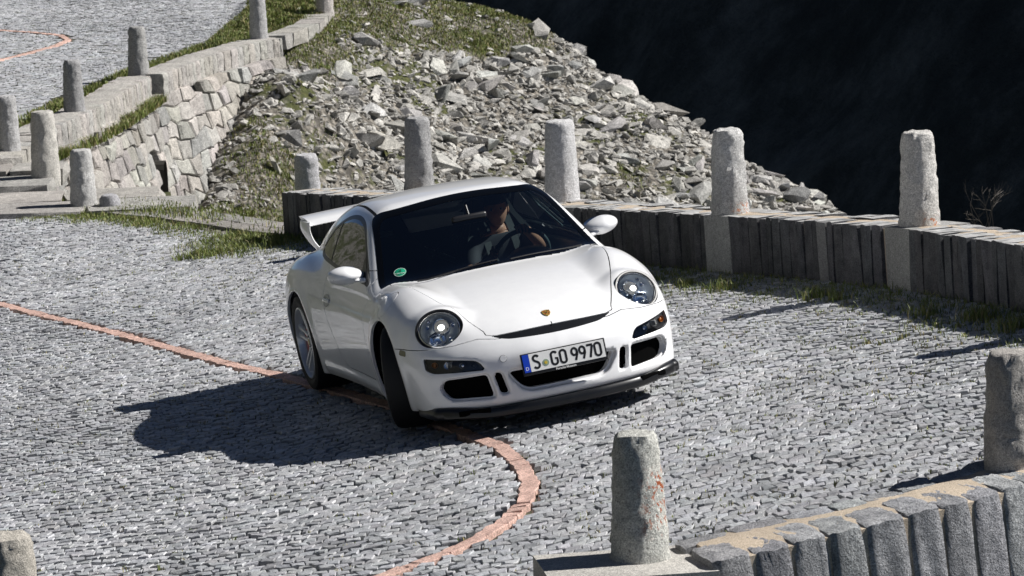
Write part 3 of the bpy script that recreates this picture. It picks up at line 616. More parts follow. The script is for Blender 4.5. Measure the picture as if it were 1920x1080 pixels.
# ------------------------------------------------------------------ ground round about
M_VAL = ground_mat('valley_floor', (.05, .05, .045), (.12, .11, .10), (.02, .028, .012), (.05, .055, .02), .45, .3)
def H_bank(x, y):
    """everything outside the roads: drops away beside the walls into the gorge"""
    z1 = H_road(x, y)-.10; d = seg_dist(x, y, W1_BASE)
    z = np.where((x > -2.3) | (y > 12.7), z1-1.2*np.clip(d-.30, 0, 6)-.05, z1)
    return z
def bank():
    # strip falling away outside the dark wall and outside the open road edge
    for nm, L, sgn, out0 in (('embankment', W1_BASE[::-1], 1, .36), ('embankment', EDGE[:-1], 1, .40)):
        at, S = arclen(L, 0); V = []; ns = 70; ds = [0, .25, .7, 1.5, 3.0, 5.5]; dz = [-.02, -.18, -.6, -1.4, -3.0, -6.5]
        for i in range(ns+1):
            s = S*i/ns; p = at(s); t = at(min(s+.2, S))-at(max(s-.2, 0)); t /= np.linalg.norm(t); n = np.array([t[1], -t[0]])
            for d, q in zip(ds, dz):
                c = p+n*(out0+d*.8); V.append((c[0], c[1], hr1(*p)+(.30 if L[0] == W1_BASE[-1] else 0)*0-.02+q+.06*fbm(np.array(c[0]*2), np.array(c[1]*2), 3)))
        m = len(ds); Q = [(i*m+j, (i+1)*m+j, (i+1)*m+j+1, i*m+j+1) for i in range(ns) for j in range(m-1)]
        part(nm, np_mesh(nm, V, np.array(Q), M_EARTH, True), kind='structure')
bank()
# grass verge between coping and upper road, verge under the pavement
verge = sheet('verge', [(-6.9, 20.4), (-6.25, 20.4), (-5.9, 24.6), (-5.45, 28.8), (-4.75, 31.5), (-3.9, 33.3), (-3.2, 37.4), (-3.0, 45), (-4.0, 45), (-4.45, 33.9), (-5.35, 30.5), (-5.9, 27.5), (-6.4, 24)], lambda x, y: np.full_like(x, -.945)+.02*fbm(x*2, y*2, 4), 0, .12, M_EARTH, bounds=(-7, -2.6, 20.2, 45))
base = sheet('ground', None, lambda x, y: np.where((y < 20.4) & (x < -3.0), -1.30, -9.0)+0*x, 0, 1.0, M_EARTH, bounds=(-30, -3.0, -8, 21))
low = sheet('gorge_floor', None, lambda x, y: -14-.9*np.clip(np.hypot(x-0, y-20)-28, 0, 60)+1.5*fbm(x*.05, y*.05, 3), 0, 6.0, M_VAL, bounds=(-120, 260, -80, 330))
# slope outside the foreground wall
def foreground_bank():
    at, S = arclen(W3_FRONT, 0); V = []; ns = 50; ds = [-.02, .3, 1.0, 2.5, 6, 14]; dz = [-.62, -.7, -1.1, -2.0, -4.2, -9.4]
    for i in range(ns+1):
        s = S*i/ns; p = at(s); t = at(min(s+.2, S))-at(max(s-.2, 0)); t /= np.linalg.norm(t); n = np.array([t[1], -t[0]])
        for d, q in zip(ds, dz): c = p+n*d; V.append((c[0], c[1], hr1(*p)+q))
    m = len(ds); Q = [(i*m+j, (i+1)*m+j, (i+1)*m+j+1, i*m+j+1) for i in range(ns) for j in range(m-1)]
    part('embankment', np_mesh('embankment', V, np.array(Q)[:, ::-1], M_EARTH, True), kind='structure')
foreground_bank()
# ------------------------------------------------------------------ far mountainside, turned away from the sun
def mountain():
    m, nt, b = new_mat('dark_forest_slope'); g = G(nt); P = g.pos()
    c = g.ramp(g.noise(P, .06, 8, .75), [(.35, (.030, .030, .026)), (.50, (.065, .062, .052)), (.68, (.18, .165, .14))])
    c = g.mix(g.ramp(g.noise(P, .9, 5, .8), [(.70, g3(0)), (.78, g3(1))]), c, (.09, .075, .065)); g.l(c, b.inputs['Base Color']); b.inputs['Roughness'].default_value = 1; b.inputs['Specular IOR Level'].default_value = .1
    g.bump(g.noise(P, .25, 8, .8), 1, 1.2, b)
    n = Vector((-.72, -.33, .60)).normalized(); a = Vector((0, 0, 1)).cross(n).normalized(); a = Vector((a.x, a.y, 0)).normalized(); up_ = n.cross(a)
    if up_.z < 0: up_ = -up_
    p0 = Vector((14, 215, -22)); A = np.arange(-260, 261, 3.); B = np.arange(-190, 120, 3.); AA, BB = np.meshgrid(A, B, indexing='ij')
    h = 9*fbm(AA*.018, BB*.014, 61, 6)+1.8*fbm(AA*.12, BB*.10, 67, 4)
    V = np.array(p0)[None, None]+AA[..., None]*np.array(a)+BB[..., None]*np.array(up_)+h[..., None]*np.array(n)
    i = np.arange(AA.size).reshape(AA.shape); Q = np.stack([i[:-1, :-1], i[1:, :-1], i[1:, 1:], i[:-1, 1:]], -1).reshape(-1, 4)
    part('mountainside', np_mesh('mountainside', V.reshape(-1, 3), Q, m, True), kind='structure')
mountain()
# the mountainside above the road on the left, outside the picture; it shows in the side glass of the car
def uphill():
    a = np.linspace(0, 1, 60); b = np.linspace(0, 1, 26); A, B = np.meshgrid(a, b, indexing='ij')
    X = -10.5+A*-15-B*34; Y = -32+A*118-B*6; Z = -2.2+B*30+1.4*fbm(A*14, B*9, 43)+.35*fbm(A*60, B*40, 47)
    X = X+1.2*fbm(A*22, B*14, 53); i = np.arange(X.size).reshape(X.shape); Q = np.stack([i[:-1, :-1], i[1:, :-1], i[1:, 1:], i[:-1, 1:]], -1).reshape(-1, 4)
    m = ground_mat('uphill_rock_and_scrub', (.10, .095, .085), (.34, .33, .30), (.02, .03, .01), (.06, .065, .025), .50, .5)
    part('uphill_slope', np_mesh('uphill_slope', np.c_[X.ravel(), Y.ravel(), Z.ravel()], Q, m, True), kind='structure')
uphill()
# ------------------------------------------------------------------ grass
def grass_mat():
    m, nt, b = new_mat('grass_blades'); g = G(nt); at = g.n('ShaderNodeAttribute'); at.attribute_name = 'tone'
    g.l(at.outputs['Color'], b.inputs['Base Color']); b.inputs['Roughness'].default_value = .6
    b.inputs['Transmission Weight'].default_value = 0
    return m
M_GRASS = grass_mat()
GB = [[], []]
def blades(x, y, z, hgt, wid, dry, r):
    n = len(x); a = r.uniform(0, 2*np.pi, n); h = hgt*r.uniform(.45, 1.25, n); w = wid*r.uniform(.6, 1.3, n)
    lean = r.uniform(.1, .75, n)*h; la = r.uniform(0, 2*np.pi, n)
    bx, by = np.cos(a)*w/2, np.sin(a)*w/2
    p = np.stack([x, y, z], 1)
    v = np.stack([p+np.stack([-bx, -by, -.01+0*bx], 1), p+np.stack([bx, by, -.01+0*bx], 1),
                  p+np.stack([bx*.7+np.cos(la)*lean*.35, by*.7+np.sin(la)*lean*.35, h*.6], 1), p+np.stack([-bx*.7+np.cos(la)*lean*.35, -by*.7+np.sin(la)*lean*.35, h*.6], 1),
                  p+np.stack([np.cos(la)*lean, np.sin(la)*lean, h], 1)], 1)
    g0 = np.array([.095, .145, .024]); g1 = np.array([.21, .23, .055]); br = np.array([.28, .24, .11]); t = r.uniform(size=(n, 1)); c = g0*(1-t)+g1*t
    dd = (r.uniform(size=(n, 1)) < dry); c = np.where(dd, br*r.uniform(.7, 1.2, (n, 1)), c); GB[0].append(v); GB[1].append(np.repeat(c, 5, 0))
def scatter(n, poly=None, bounds=None, mask=None, h=None, hgt=.07, wid=.006, dry=.15, seed=1, clump=True):
    r = np.random.default_rng(seed); P = np.array(poly) if poly is not None else None
    b = bounds or (P[:, 0].min(), P[:, 0].max(), P[:, 1].min(), P[:, 1].max())
    k = n*6; x = r.uniform(b[0], b[1], k); y = r.uniform(b[2], b[3], k); ok = np.ones(k, bool)
    if poly is not None: ok &= in_poly(x, y, poly)
    if mask is not None: ok &= mask(x, y) > r.uniform(size=k)
    x, y = x[ok][:n], y[ok][:n]; blades(x, y, h(x, y), hgt*(1+.5*fbm(x*3, y*3, seed)), wid, dry, r)
hz = lambda x, y: H_road(x, y)-.018
# foot of the dark wall (in its shade) and out of the joints near it
def m_w1(x, y):
    d = seg_dist(x, y, W1_BASE); return np.clip(1.50-d/.46+1.0*fbm(x*2.2, y*2.2, 71), 0, 1)*(d < .75)
inner = [(a-.9, b-.42) for a, b in W1_BASE]
scatter(26000, W1_BASE+inner[::-1], mask=m_w1, h=hz, hgt=.052, wid=.007, dry=.06, seed=2)
scatter(3200, W1_BASE[:1]+[(-1.9, 11.7), (-2.6, 11.3), (-3.3, 12.0), (-3.4, 13.2), (-2.8, 13.6)], mask=lambda x, y: np.clip(.75+fbm(x*2, y*2, 5)-((x+2.6)/.9)**2, 0, 1), h=hz, hgt=.075, wid=.009, seed=3)
def m_edge(x, y):
    d = seg_dist(x, y, EDGE); return np.clip(1.0-np.abs(d-.30)/.40+.25*(x < -4.6)+.9*fbm(x*1.6, y*1.6, 81), 0, 1)*(d < 1.1)*np.clip((-3.1-x)/1.0+.25, .08, 1)*np.where(in_poly(x, y, ROAD_POLY), 1, .35)
scatter(22000, bounds=(-7.2, -2.3, 12.5, 18.6), mask=m_edge, h=lambda x, y: np.where(in_poly(x, y, ROAD_POLY), H_road(x, y)-.015, H_road(x, y)-.002), hgt=.042, wid=.010, seed=4)
scatter(26000, [(-6.85, 20.4), (-6.3, 20.4), (-5.95, 24.6), (-5.55, 28.8), (-4.85, 31.5), (-4.0, 33.3), (-3.5, 37.4), (-3.3, 45), (-4.1, 45), (-4.6, 33.9), (-5.5, 30.5), (-6.0, 27.5), (-6.5, 24)], mask=lambda x, y: np.clip(.9+fbm(x*2, y*1.2, 9), 0, 1), h=lambda x, y: np.full_like(x, -.945), hgt=.055, wid=.013, seed=5, dry=.2)
scatter(62000, bounds=(-4.2, 6, 26.5, 43), mask=lambda x, y: np.clip(grass_mask(x, y)*2.2-.15, 0, 1), h=H_slope, hgt=.045, wid=.016, dry=.30, seed=6)
# tufts in the joints: small clumps
r_ = np.random.default_rng(12); tx = r_.uniform(-5, 4, 16000); ty = r_.uniform(-5.6, 14, 16000)
dw = seg_dist(tx, ty, W1_BASE); prob = .09+.75*np.exp(-(dw/1.3)**2)+.9*np.clip(fbm(tx*.6, ty*.6, 91)+.12, 0, 1)*(tx > .2)
ok = in_road(tx, ty) & (r_.uniform(size=len(tx)) < prob); tx, ty = tx[ok], ty[ok]
k = 7; bx = (tx[:, None]+r_.normal(0, .022, (len(tx), k))).ravel(); by = (ty[:, None]+r_.normal(0, .014, (len(tx), k))).ravel()
blades(bx, by, H_road(bx, by)-.014, np.full(len(bx), .027), .0085, .5, r_)
# larger lit tufts at the edge of the wall's shadow
for (a, b, s) in ((.93, 4.85, 1.1), (.80, 5.05, .8), (1.45, 3.7, 1.0), (2.05, 2.55, 1.0), (2.15, 2.25, .9), (2.62, .95, .9), (2.9, .45, 1.1), (-2.3, 11.9, 1.0), (3.05, -.25, 1.1), (1.2, 4.3, .8)):
    k = int(160*s); r2 = np.random.default_rng(int(a*100)+500); blades(a+r2.normal(0, .06*s, k), b+r2.normal(0, .05*s, k), H_road(np.full(k, a), np.full(k, b))-.01, np.full(k, .085*s), .006, .2, r2)
# foot of the old wall and its ledges
scatter(7000, [(-5.75, 22.6), (-5.35, 24.4), (-5.18, 25.8), (-4.9, 28.8), (-4.75, 28.8), (-5.0, 25.8), (-5.2, 24.3), (-5.6, 22.6)], mask=lambda x, y: np.clip(.5+fbm(x*3, y*1.5, 19), 0, 1), h=lambda x, y: np.full_like(x, Z2-.36), hgt=.10, wid=.014, seed=8, dry=.3)
scatter(9000, bounds=(-5.6, -3.6, 20.5, 28.5), mask=lambda x, y: np.clip(fbm(x*1.5, y*.8, 23)+.2, 0, 1), h=lambda x, y: H_slope0(x, y)+.0, hgt=.08, wid=.016, seed=9)
v = np.concatenate(GB[0]); n = len(v); off = (np.arange(n)*5)[:, None, None]
me = np_mesh('grass', v.reshape(-1, 3), [(np.array([[2, 4, 3]])[None]+off).reshape(-1, 3), (np.array([[0, 1, 2, 3]])[None]+off).reshape(-1, 4)], M_GRASS, False)
at_ = me.color_attributes.new('tone', 'FLOAT_COLOR', 'POINT'); c = np.ones((n*5, 4), np.float32); c[:, :3] = np.concatenate(GB[1]); at_.data.foreach_set('color', c.ravel())
part('grass', me, kind='stuff')
# dry weed standing behind the dark wall, right
def weed(label, loc, h, seed, mat, n=9):
    r = np.random.default_rng(seed); bm = bmesh.new()
    def twig(p, d, L, rad_, lev):
        q = p+d*L; a = d.cross(Vector((0, 1, .1))).normalized()*rad_; b = d.cross(a).normalized()*rad_
        v0 = [bm.verts.new(p+a*math.cos(t)+b*math.sin(t)) for t in (0, 2.1, 4.2)]; v1 = [bm.verts.new(q+(a*math.cos(t)+b*math.sin(t))*.6) for t in (0, 2.1, 4.2)]
        for i in range(3): bm.faces.new((v0[i-1], v0[i], v1[i], v1[i-1]))
        if lev:
            for k in range(3 if lev == 2 else 4):
                dd = (d+Vector(r.normal(0, .45, 3))).normalized(); dd.z = abs(dd.z); twig(p+d*L*r.uniform(.35, 1), dd, L*r.uniform(.35, .6), rad_*.6, lev-1)
    for k in range(n):
        twig(Vector((r.normal(0, .05), r.normal(0, .05), 0)), Vector((r.normal(0, .22), r.normal(0, .2), 1)).normalized(), h*r.uniform(.45, .8), .004, 2)
    mk('dry_weed', label, 'weed', data=bm_mesh('dry_weed', bm, mat), loc=loc)
weed('dry branching weed behind the dark wall near the right edge', (3.33, 3.35, .42), .36, 4, simple('dry_stalk', (.13, .115, .10), .9), 6)
# ------------------------------------------------------------------ car body as a smooth implicit surface (car frame: x forward, y left, z up)
def hermite(xs, ys):
    xs = np.asarray(xs, float); ys = np.asarray(ys, float)
    o = np.argsort(xs); xs = xs[o]; ys = ys[o]
    d = np.diff(ys)/np.diff(xs); m = np.zeros(len(xs))
    m[0] = d[0]; m[-1] = d[-1]
    for i in range(1, len(xs)-1):
        h0 = xs[i]-xs[i-1]; h1 = xs[i+1]-xs[i]
        m[i] = (d[i-1]*h1+d[i]*h0)/(h0+h1)
    # tabulate for speed
    t = np.linspace(xs[0], xs[-1], 1500); k = np.clip(np.searchsorted(xs, t)-1, 0, len(xs)-2)
    h = xs[k+1]-xs[k]; u = (t-xs[k])/h
    v = (2*u**3-3*u**2+1)*ys[k]+(u**3-2*u**2+u)*h*m[k]+(-2*u**3+3*u**2)*ys[k+1]+(u**3-u**2)*h*m[k+1]
    return lambda q: np.interp(q, t, v)
def smax(a, b, k):
    h = np.maximum(k-np.abs(a-b), 0)/k
    return np.maximum(a, b)+h*h*k*0.25
def smin(a, b, k):
    return -smax(-a, -b, k)
def sstep(t):
    t = np.clip(t, 0, 1); return t*t*(3-2*t)
zc_f = hermite([1.0, .90, .80, .746, .65, .55, .4, .2, 0, -.2, -.35, -.55, -.8, -1.5, -2.2, -2.6, -2.9, -3.15, -3.35, -3.6],
               [.585, .605, .636, .655, .688, .717, .757, .799, .830, .851, .862, .868, .87, .88, .89, .89, .865, .82, .77, .68])
zf_f = hermite([1.0, .8, .7, .6, .5, .3, .1, -.2, -.5, -.8, -1.2, -1.7, -2.1, -2.4, -2.7, -3.0, -3.2, -3.4, -3.6],
               [.60, .66, .715, .765, .808, .856, .872, .864, .850, .850, .864, .884, .912, .915, .90, .86, .82, .75, .66])
sx_f = hermite([1.0, .75, .5, .3, .1, -.1, -.35, -.8, -1.2, -1.6, -1.95, -2.2, -2.45, -2.8, -3.1, -3.3, -3.5, -3.7],
               [.83, .845, .856, .866, .871, .873, .868, .858, .856, .866, .884, .898, .902, .885, .84, .80, .74, .66])
tz_f = hermite([0, .12, .2, .3, .42, .55, .65, .75, .85, .95, 1.05], [.07, .055, .035, .018, .004, 0, .008, .032, .068, .12, .2])
plan_f = hermite([0, .2, .31, .4, .475, .55, .66, .73, .776, .82, .86, .9, .95, 1.1], [0, .010, .032, .056, .083, .118, .185, .245, .30, .375, .47, .60, .80, 1.5])
nose_f = hermite([0, .10, .18, .3, .40, .45, .50, .54, .574, .60, .635, .68, .72, .76, .80, .9], [-.06, -.03, -.004, 0, -.002, -.014, -.045, -.082, -.120, -.150, -.195, -.265, -.335, -.42, -.52, -.8])
roof_f = hermite([-.2, -.6, -.85, -1.0, -1.2, -1.5, -1.8, -2.1, -2.35, -2.6, -2.85, -3.1, -3.4], [1.21, 1.248, 1.270, 1.284, 1.298, 1.303, 1.284, 1.235, 1.165, 1.075, .975, .86, .70])
gy_f = hermite([-.2, -.5, -.8, -1.2, -1.6, -2.0, -2.3, -2.6, -2.9, -3.2], [.750, .757, .765, .770, .762, .737, .700, .645, .57, .45])
HLC = np.array([.562, .630, .634]); HLD = np.array([.814, .27, .5]); HLD = HLD/np.linalg.norm(HLD)
HLH = np.cross([0, 0, 1.], HLD); HLH /= np.linalg.norm(HLH); HLV = np.cross(HLD, HLH)
HLA, HLB = .150, .136
def hl_uvw(x, ay, z):
    dx, dy, dz = x-HLC[0], ay-HLC[1], z-HLC[2]
    return (dx*HLH[0]+dy*HLH[1]+dz*HLH[2], dx*HLV[0]+dy*HLV[1]+dz*HLV[2], dx*HLD[0]+dy*HLD[1]+dz*HLD[2])
def round_poly(pts, n=10, closed=True):
    """closed Catmull-Rom through the points"""
    P = np.asarray(pts, float); N = len(P); out = []
    for i in range(N if closed else N-1):
        p0, p1, p2, p3 = (P[(i-1) % N], P[i], P[(i+1) % N], P[(i+2) % N]) if closed else (P[max(i-1, 0)], P[i], P[i+1], P[min(i+2, N-1)])
        for t in np.linspace(0, 1, n, endpoint=False):
            out.append(.5*((2*p1)+(p2-p0)*t+(2*p0-5*p1+4*p2-p3)*t*t+(3*p1-p0-3*p2+p3)*t**3))
    if not closed: out.append(P[-1])
    return np.array(out)
def corner_poly(pts, rad, n=6):
    """polygon with filleted corners"""
    P = np.asarray(pts, float); N = len(P); out = []
    rad = rad if hasattr(rad, '__len__') else [rad]*N
    for i in range(N):
        a, b, c = P[i-1], P[i], P[(i+1) % N]
        u = (a-b)/np.linalg.norm(a-b); v = (c-b)/np.linalg.norm(c-b)
        r = min(rad[i], .45*np.linalg.norm(a-b), .45*np.linalg.norm(c-b))
        s, e = b+u*r, b+v*r
        for t in np.linspace(0, 1, n): out.append((1-t)**2*s+2*t*(1-t)*b+t*t*e)
    return np.array(out)
def sdf_poly(px, py, P):
    px = np.asarray(px, float); py = np.asarray(py, float); sh = px.shape
    px = px.ravel(); py = py.ravel()
    lo, hi = P.min(0)-.12, P.max(0)+.12
    near = (px > lo[0]) & (px < hi[0]) & (py > lo[1]) & (py < hi[1])
    out = np.full(px.shape, .12)
    qx, qy = px[near], py[near]
    d = np.full(qx.shape, 9.); s = np.ones(qx.shape)
    for i in range(len(P)):
        a = P[i]; b = P[i-1]
        ex, ey = b-a
        wx, wy = qx-a[0], qy-a[1]
        t = np.clip((wx*ex+wy*ey)/(ex*ex+ey*ey+1e-12), 0, 1)
        d = np.minimum(d, (wx-ex*t)**2+(wy-ey*t)**2)
        c1 = qy >= a[1]; c2 = qy < b[1]; c3 = ex*wy > ey*wx
        fl = (c1 & c2 & c3) | (~c1 & ~c2 & ~c3)
        s = np.where(fl, -s, s)
    out[near] = s*np.sqrt(d)
    return out.reshape(sh)
# openings of the front apron, drawn in the front view (|y|, z)
P_INTAKE = corner_poly([(.460, .358), (.690, .352), (.718, .300), (.676, .236), (.436, .222)], [.02, .045, .05, .05, .02])
P_SLOT = corner_poly([(.378, .357), (.418, .360), (.398, .236), (.352, .232)], .016)
P_GRILLE = corner_poly([(-.335, .352), (.335, .352), (.255, .235), (-.255, .235)], [.03, .03, .06, .06])
P_INDIC = corner_poly([(.462, .388), (.500, .452), (.776, .492), (.780, .424), (.745, .400)], [.025, .05, .01, .012, .02])
P_LIP = corner_poly([(-.388, .572), (0, .580), (.388, .572), (.30, .542), (0, .529), (-.30, .542)], [.01, .2, .01, .06, .2, .06])
def F_main(x, y, z):
    ax = np.abs(y)
    zc = zc_f(x)-.035*(ax/.6)**2
    zf = zf_f(x)
    T = zc+(np.maximum(zf-zc, 0))*sstep((ax-.40)/.28)
    T = np.where(ax > .72, T-.9*(ax-.72)**2, T)
    ft = (z-T)*.95
    fs = ax-(sx_f(x)-tz_f(z))
    p = plan_f(ax); dp = np.clip((plan_f(ax+.01)-plan_f(ax-.01))/.02, 0, 3)
    ns = nose_f(z); dn = np.clip((nose_f(z+.01)-nose_f(z-.01))/.02, -3, 3)
    ff = (x-(.968-p+ns))/np.sqrt(1+dp*dp+dn*dn)
    fr = (-3.42+.10*(z-.5)**2*4+.35*(ax/.8)**4-x)*.8
    fb = (.135+.02*np.clip(x, 0, 1)-z)
    f = smax(ft, fs, .20)
    f = smax(f, ff, .07)
    f = smax(f, fr, .15)
    f = smax(f, fb, .04)
    return f, ff
def F_green(x, y, z):
    ax = np.abs(y)
    slope = 1.616
    fw = (x+.30+(z-.85)*slope+.36*ax*ax-.10*(z-.85)*(1.215-z))/math.sqrt(1+slope*slope)
    fr = (z-(roof_f(x)-.11*ax*ax))*.97
    fs = (ax-(gy_f(x)-.46*(z-.87)-.22*(z-.87)**2))*.9
    f = smax(fr, fs, .13)
    f = smax(f, fw, .05)
    return smax(f, .80-z, .02)
def F_body(x, y, z):
    f, ff = F_main(x, y, z)
    f = smin(f, F_green(x, y, z), .055)
    ay = np.abs(y)
    # pods that carry the head lamps
    u, v, w = hl_uvw(x, ay, z)
    pod = (np.sqrt((u/(HLA+.022))**2+(v/(HLB+.022))**2+((w+.055)/.085)**2)-1)*.085
    f = smin(f, pod, .055)
    # recesses of the apron
    m = x > .45
    if np.any(m):
        fm = f[m]; xm, ym, zm, am, fx = x[m], y[m], z[m], ay[m], ff[m]
        for P, dep, gr, yy in ((P_INTAKE, .030, .010, am), (P_SLOT, .03, .006, am), (P_GRILLE, .035, .016, ym), (P_INDIC, .006, .004, am)):
            s = sdf_poly(yy, zm, P)-gr
            carve = smax(s, -(fx+dep), .014)
            fm = smax(fm, -carve, .012)
        f = f.copy(); f[m] = fm
    # wheel arch lips: a slight swelling round each arch
    for wx, R in ((0., .375), (-2.355, .378)):
        r = np.sqrt((x-wx)**2+(z-.335)**2)
        f = f-.012*np.exp(-((r-R)/.045)**2)*(ay > .7)
    # side skirt step
    f = f-.012*np.exp(-((z-.205)/.035)**2)*(ay > .7)*sstep((-x-.38)/.1)*sstep((x+1.98)/.1)
    return f
# ------------------------------------------------------------------ car
RCAR = np.array([[0.26311755, 0.95687331, -0.12313658], [-0.96223972, 0.26950933, 0.03820254], [0.06974145, 0.10843514, 0.99165415]])
def grad_F(V, F, e=.002):
    x, y, z = V.T
    return np.c_[F(x+e, y, z)-F(x-e, y, z), F(x, y+e, z)-F(x, y-e, z), F(x, y, z+e)-F(x, y, z-e)]/(2*e)
def project(V, F, it=4):
    V = V.copy()
    for _ in range(it):
        f = F(*V.T); g = grad_F(V, F); n2 = np.maximum((g*g).sum(1), .05)
        V -= (np.clip(f, -.02, .02)/n2)[:, None]*g
    return V
def surface_net(F, lo, hi, h):
    xs, ys, zs = [np.arange(a, b+h, h) for a, b in zip(lo, hi)]
    ny = int(round((hi[1]-lo[1])/h/2)); ys = (np.arange(-ny, ny)+.5)*h
    X, Y, Z = np.meshgrid(xs, ys, zs, indexing='ij')
    f = F(X.ravel(), Y.ravel(), Z.ravel()).reshape(X.shape); S = f < 0
    c = np.zeros(np.array(S.shape)-1, int)
    for i in (0, 1):
        for j in (0, 1):
            for k in (0, 1):
                c += S[i:S.shape[0]-1+i, j:S.shape[1]-1+j, k:S.shape[2]-1+k]
    act = (c > 0) & (c < 8); idx = np.full(act.shape, -1); idx[act] = np.arange(act.sum())
    I, J, K = np.nonzero(act); V = np.c_[xs[I]+h/2, ys[J]+h/2, zs[K]+h/2]
    Q = []
    for ax in range(3):
        sl0 = [slice(None)]*3; sl1 = [slice(None)]*3
        sl0[ax] = slice(0, -1); sl1[ax] = slice(1, None)
        a, b = S[tuple(sl0)], S[tuple(sl1)]
        ch = np.argwhere(a != b)
        o1, o2 = [(1, 2), (2, 0), (0, 1)][ax]
        ok = (ch[:, o1] > 0) & (ch[:, o2] > 0) & (ch[:, o1] < act.shape[o1]) & (ch[:, o2] < act.shape[o2])
        ch = ch[ok]; fl = a[tuple(ch.T)]
        def cell(d1, d2):
            q = ch.copy(); q[:, o1] += d1; q[:, o2] += d2; return idx[tuple(q.T)]
        q = np.c_[cell(-1, -1), cell(0, -1), cell(0, 0), cell(-1, 0)]
        q[~fl] = q[~fl][:, ::-1]; Q.append(q)
    Q = np.concatenate(Q); Q = Q[(Q >= 0).all(1)]
    return V, Q
def clip(V, T, g):
    """split triangle mesh at g=0 -> (V, T_inside(g<0), T_outside)"""
    g = np.where(np.abs(g) < 1e-6, 1e-6, g); s = g < 0
    k = s[T].sum(1)
    Tin, Tout = [T[k == 3]], [T[k == 0]]
    mix = T[(k == 1) | (k == 2)]
    if len(mix) == 0: return V, np.concatenate(Tin), np.concatenate(Tout)
    sm = s[mix]; lone = np.where((sm.sum(1) == 1)[:, None], sm, ~sm); li = lone.argmax(1)
    r = np.arange(len(mix)); a = mix[r, li]; b = mix[r, (li+1) % 3]; c = mix[r, (li+2) % 3]
    e = np.concatenate([np.c_[a, b], np.c_[a, c]]); es = np.sort(e, 1)
    u, inv = np.unique(es, axis=0, return_inverse=True); inv = inv.ravel()
    t = g[u[:, 0]]/(g[u[:, 0]]-g[u[:, 1]]); nv = V[u[:, 0]]+(V[u[:, 1]]-V[u[:, 0]])*t[:, None]
    V2 = np.concatenate([V, nv]); ab = len(V)+inv[:len(mix)]; ac = len(V)+inv[len(mix):]
    t1 = np.c_[a, ab, ac]; t2 = np.concatenate([np.c_[ab, b, c], np.c_[ab, c, ac]])
    ains = s[a]; d = np.concatenate([ains, ains])
    Tin += [t1[ains], t2[~d]]; Tout += [t1[~ains], t2[d]]
    return V2, np.concatenate(Tin), np.concatenate(Tout)
def compact(V, T):
    u, inv = np.unique(T, return_inverse=True); return V[u], inv.reshape(T.shape)
def panel(name, V, T, mat, parent, F=None, flange=.012, lift=0.0, normals=True, fl_mat=None, smooth=True):
    V, T = compact(V, T); F = F or F_body
    V = project(V, F, 2); N = grad_F(V, F); N /= np.linalg.norm(N, axis=1)[:, None]+1e-9
    V = V+N*lift
    A = V[T]; ar = np.linalg.norm(np.cross(A[:, 1]-A[:, 0], A[:, 2]-A[:, 0]), axis=1); T = T[ar > 1e-10]
    nV = len(V); VV = V; faces = [T]; NN = N; mi = np.zeros(len(T), int)
    if flange:
        e = np.concatenate([T[:, [0, 1]], T[:, [1, 2]], T[:, [2, 0]]]); es = np.sort(e, 1)
        u, fi, cnt = np.unique(es, axis=0, return_index=True, return_counts=True); be = e[fi[cnt == 1]]
        bv, inv = np.unique(be, return_inverse=True); inv = inv.reshape(be.shape)
        top = V[bv]; bot = V[bv]-N[bv]*flange
        VV = np.concatenate([V, top, bot]); a = nV+inv[:, 1]; b = nV+inv[:, 0]; nb = len(bv)
        fq = np.c_[a, b, b+nb, a+nb]; faces.append(fq); mi = np.concatenate([mi, np.full(len(fq), 1 if fl_mat else 0)])
        tang = V[be[:, 1]]-V[be[:, 0]]; fn = np.cross(tang, N[be[:, 0]]); vn = np.zeros((nb, 3))
        np.add.at(vn, inv[:, 0], fn); np.add.at(vn, inv[:, 1], fn); vn /= np.linalg.norm(vn, axis=1)[:, None]+1e-9
        NN = np.concatenate([N, vn, vn])
    me = np_mesh(name, VV, faces, None, smooth, mi, [mat, fl_mat] if fl_mat else [mat])
    if normals and len(me.vertices) == len(NN):
        try: me.normals_split_custom_set_from_vertices(NN.astype(np.float32))
        except Exception as ex: print('normals', ex)
    return part(name, me, parent)
# ---- car materials
def paint_mat():
    m, nt, b = new_mat('white_paint'); g = G(nt)
    b.inputs['Base Color'].default_value = (.84, .84, .84, 1); b.inputs['Roughness'].default_value = .32
    b.inputs['Coat Weight'].default_value = .85; b.inputs['Coat Roughness'].default_value = .015; b.inputs['Coat IOR'].default_value = 1.46
    n = g.noise(g.coord(), 14, 5, .7)
    d = g.ramp(n, [(.35, (.82, .82, .825)), (.7, (.86, .86, .86))]); g.l(d, b.inputs['Base Color'])
    r = g.n('ShaderNodeMapRange'); g.l(g.noise(g.coord(), 3, 6, .7), r.inputs[0]); r.inputs[3].default_value = .01; r.inputs[4].default_value = .05
    g.l(r.outputs[0], b.inputs['Coat Roughness'])
    return m
def glass_mat(name, tint, ior=1.5, rough=0.0):
    m = bpy.data.materials.new(name); m.use_nodes = True; nt = m.node_tree; nt.nodes.clear(); g = G(nt)
    o = g.n('ShaderNodeOutputMaterial'); mx = g.n('ShaderNodeMixShader'); tr = g.n('ShaderNodeBsdfTransparent'); gl = g.n('ShaderNodeBsdfGlossy')
    tr.inputs[0].default_value = (*tint, 1); gl.inputs['Roughness'].default_value = rough; gl.inputs['Color'].default_value = (1, 1, 1, 1)
    f = g.n('ShaderNodeFresnel'); f.inputs[0].default_value = ior
    g.l(f.outputs[0], mx.inputs[0]); g.l(tr.outputs[0], mx.inputs[1]); g.l(gl.outputs[0], mx.inputs[2]); g.l(mx.outputs[0], o.inputs[0])
    return m
M_PAINT = paint_mat()
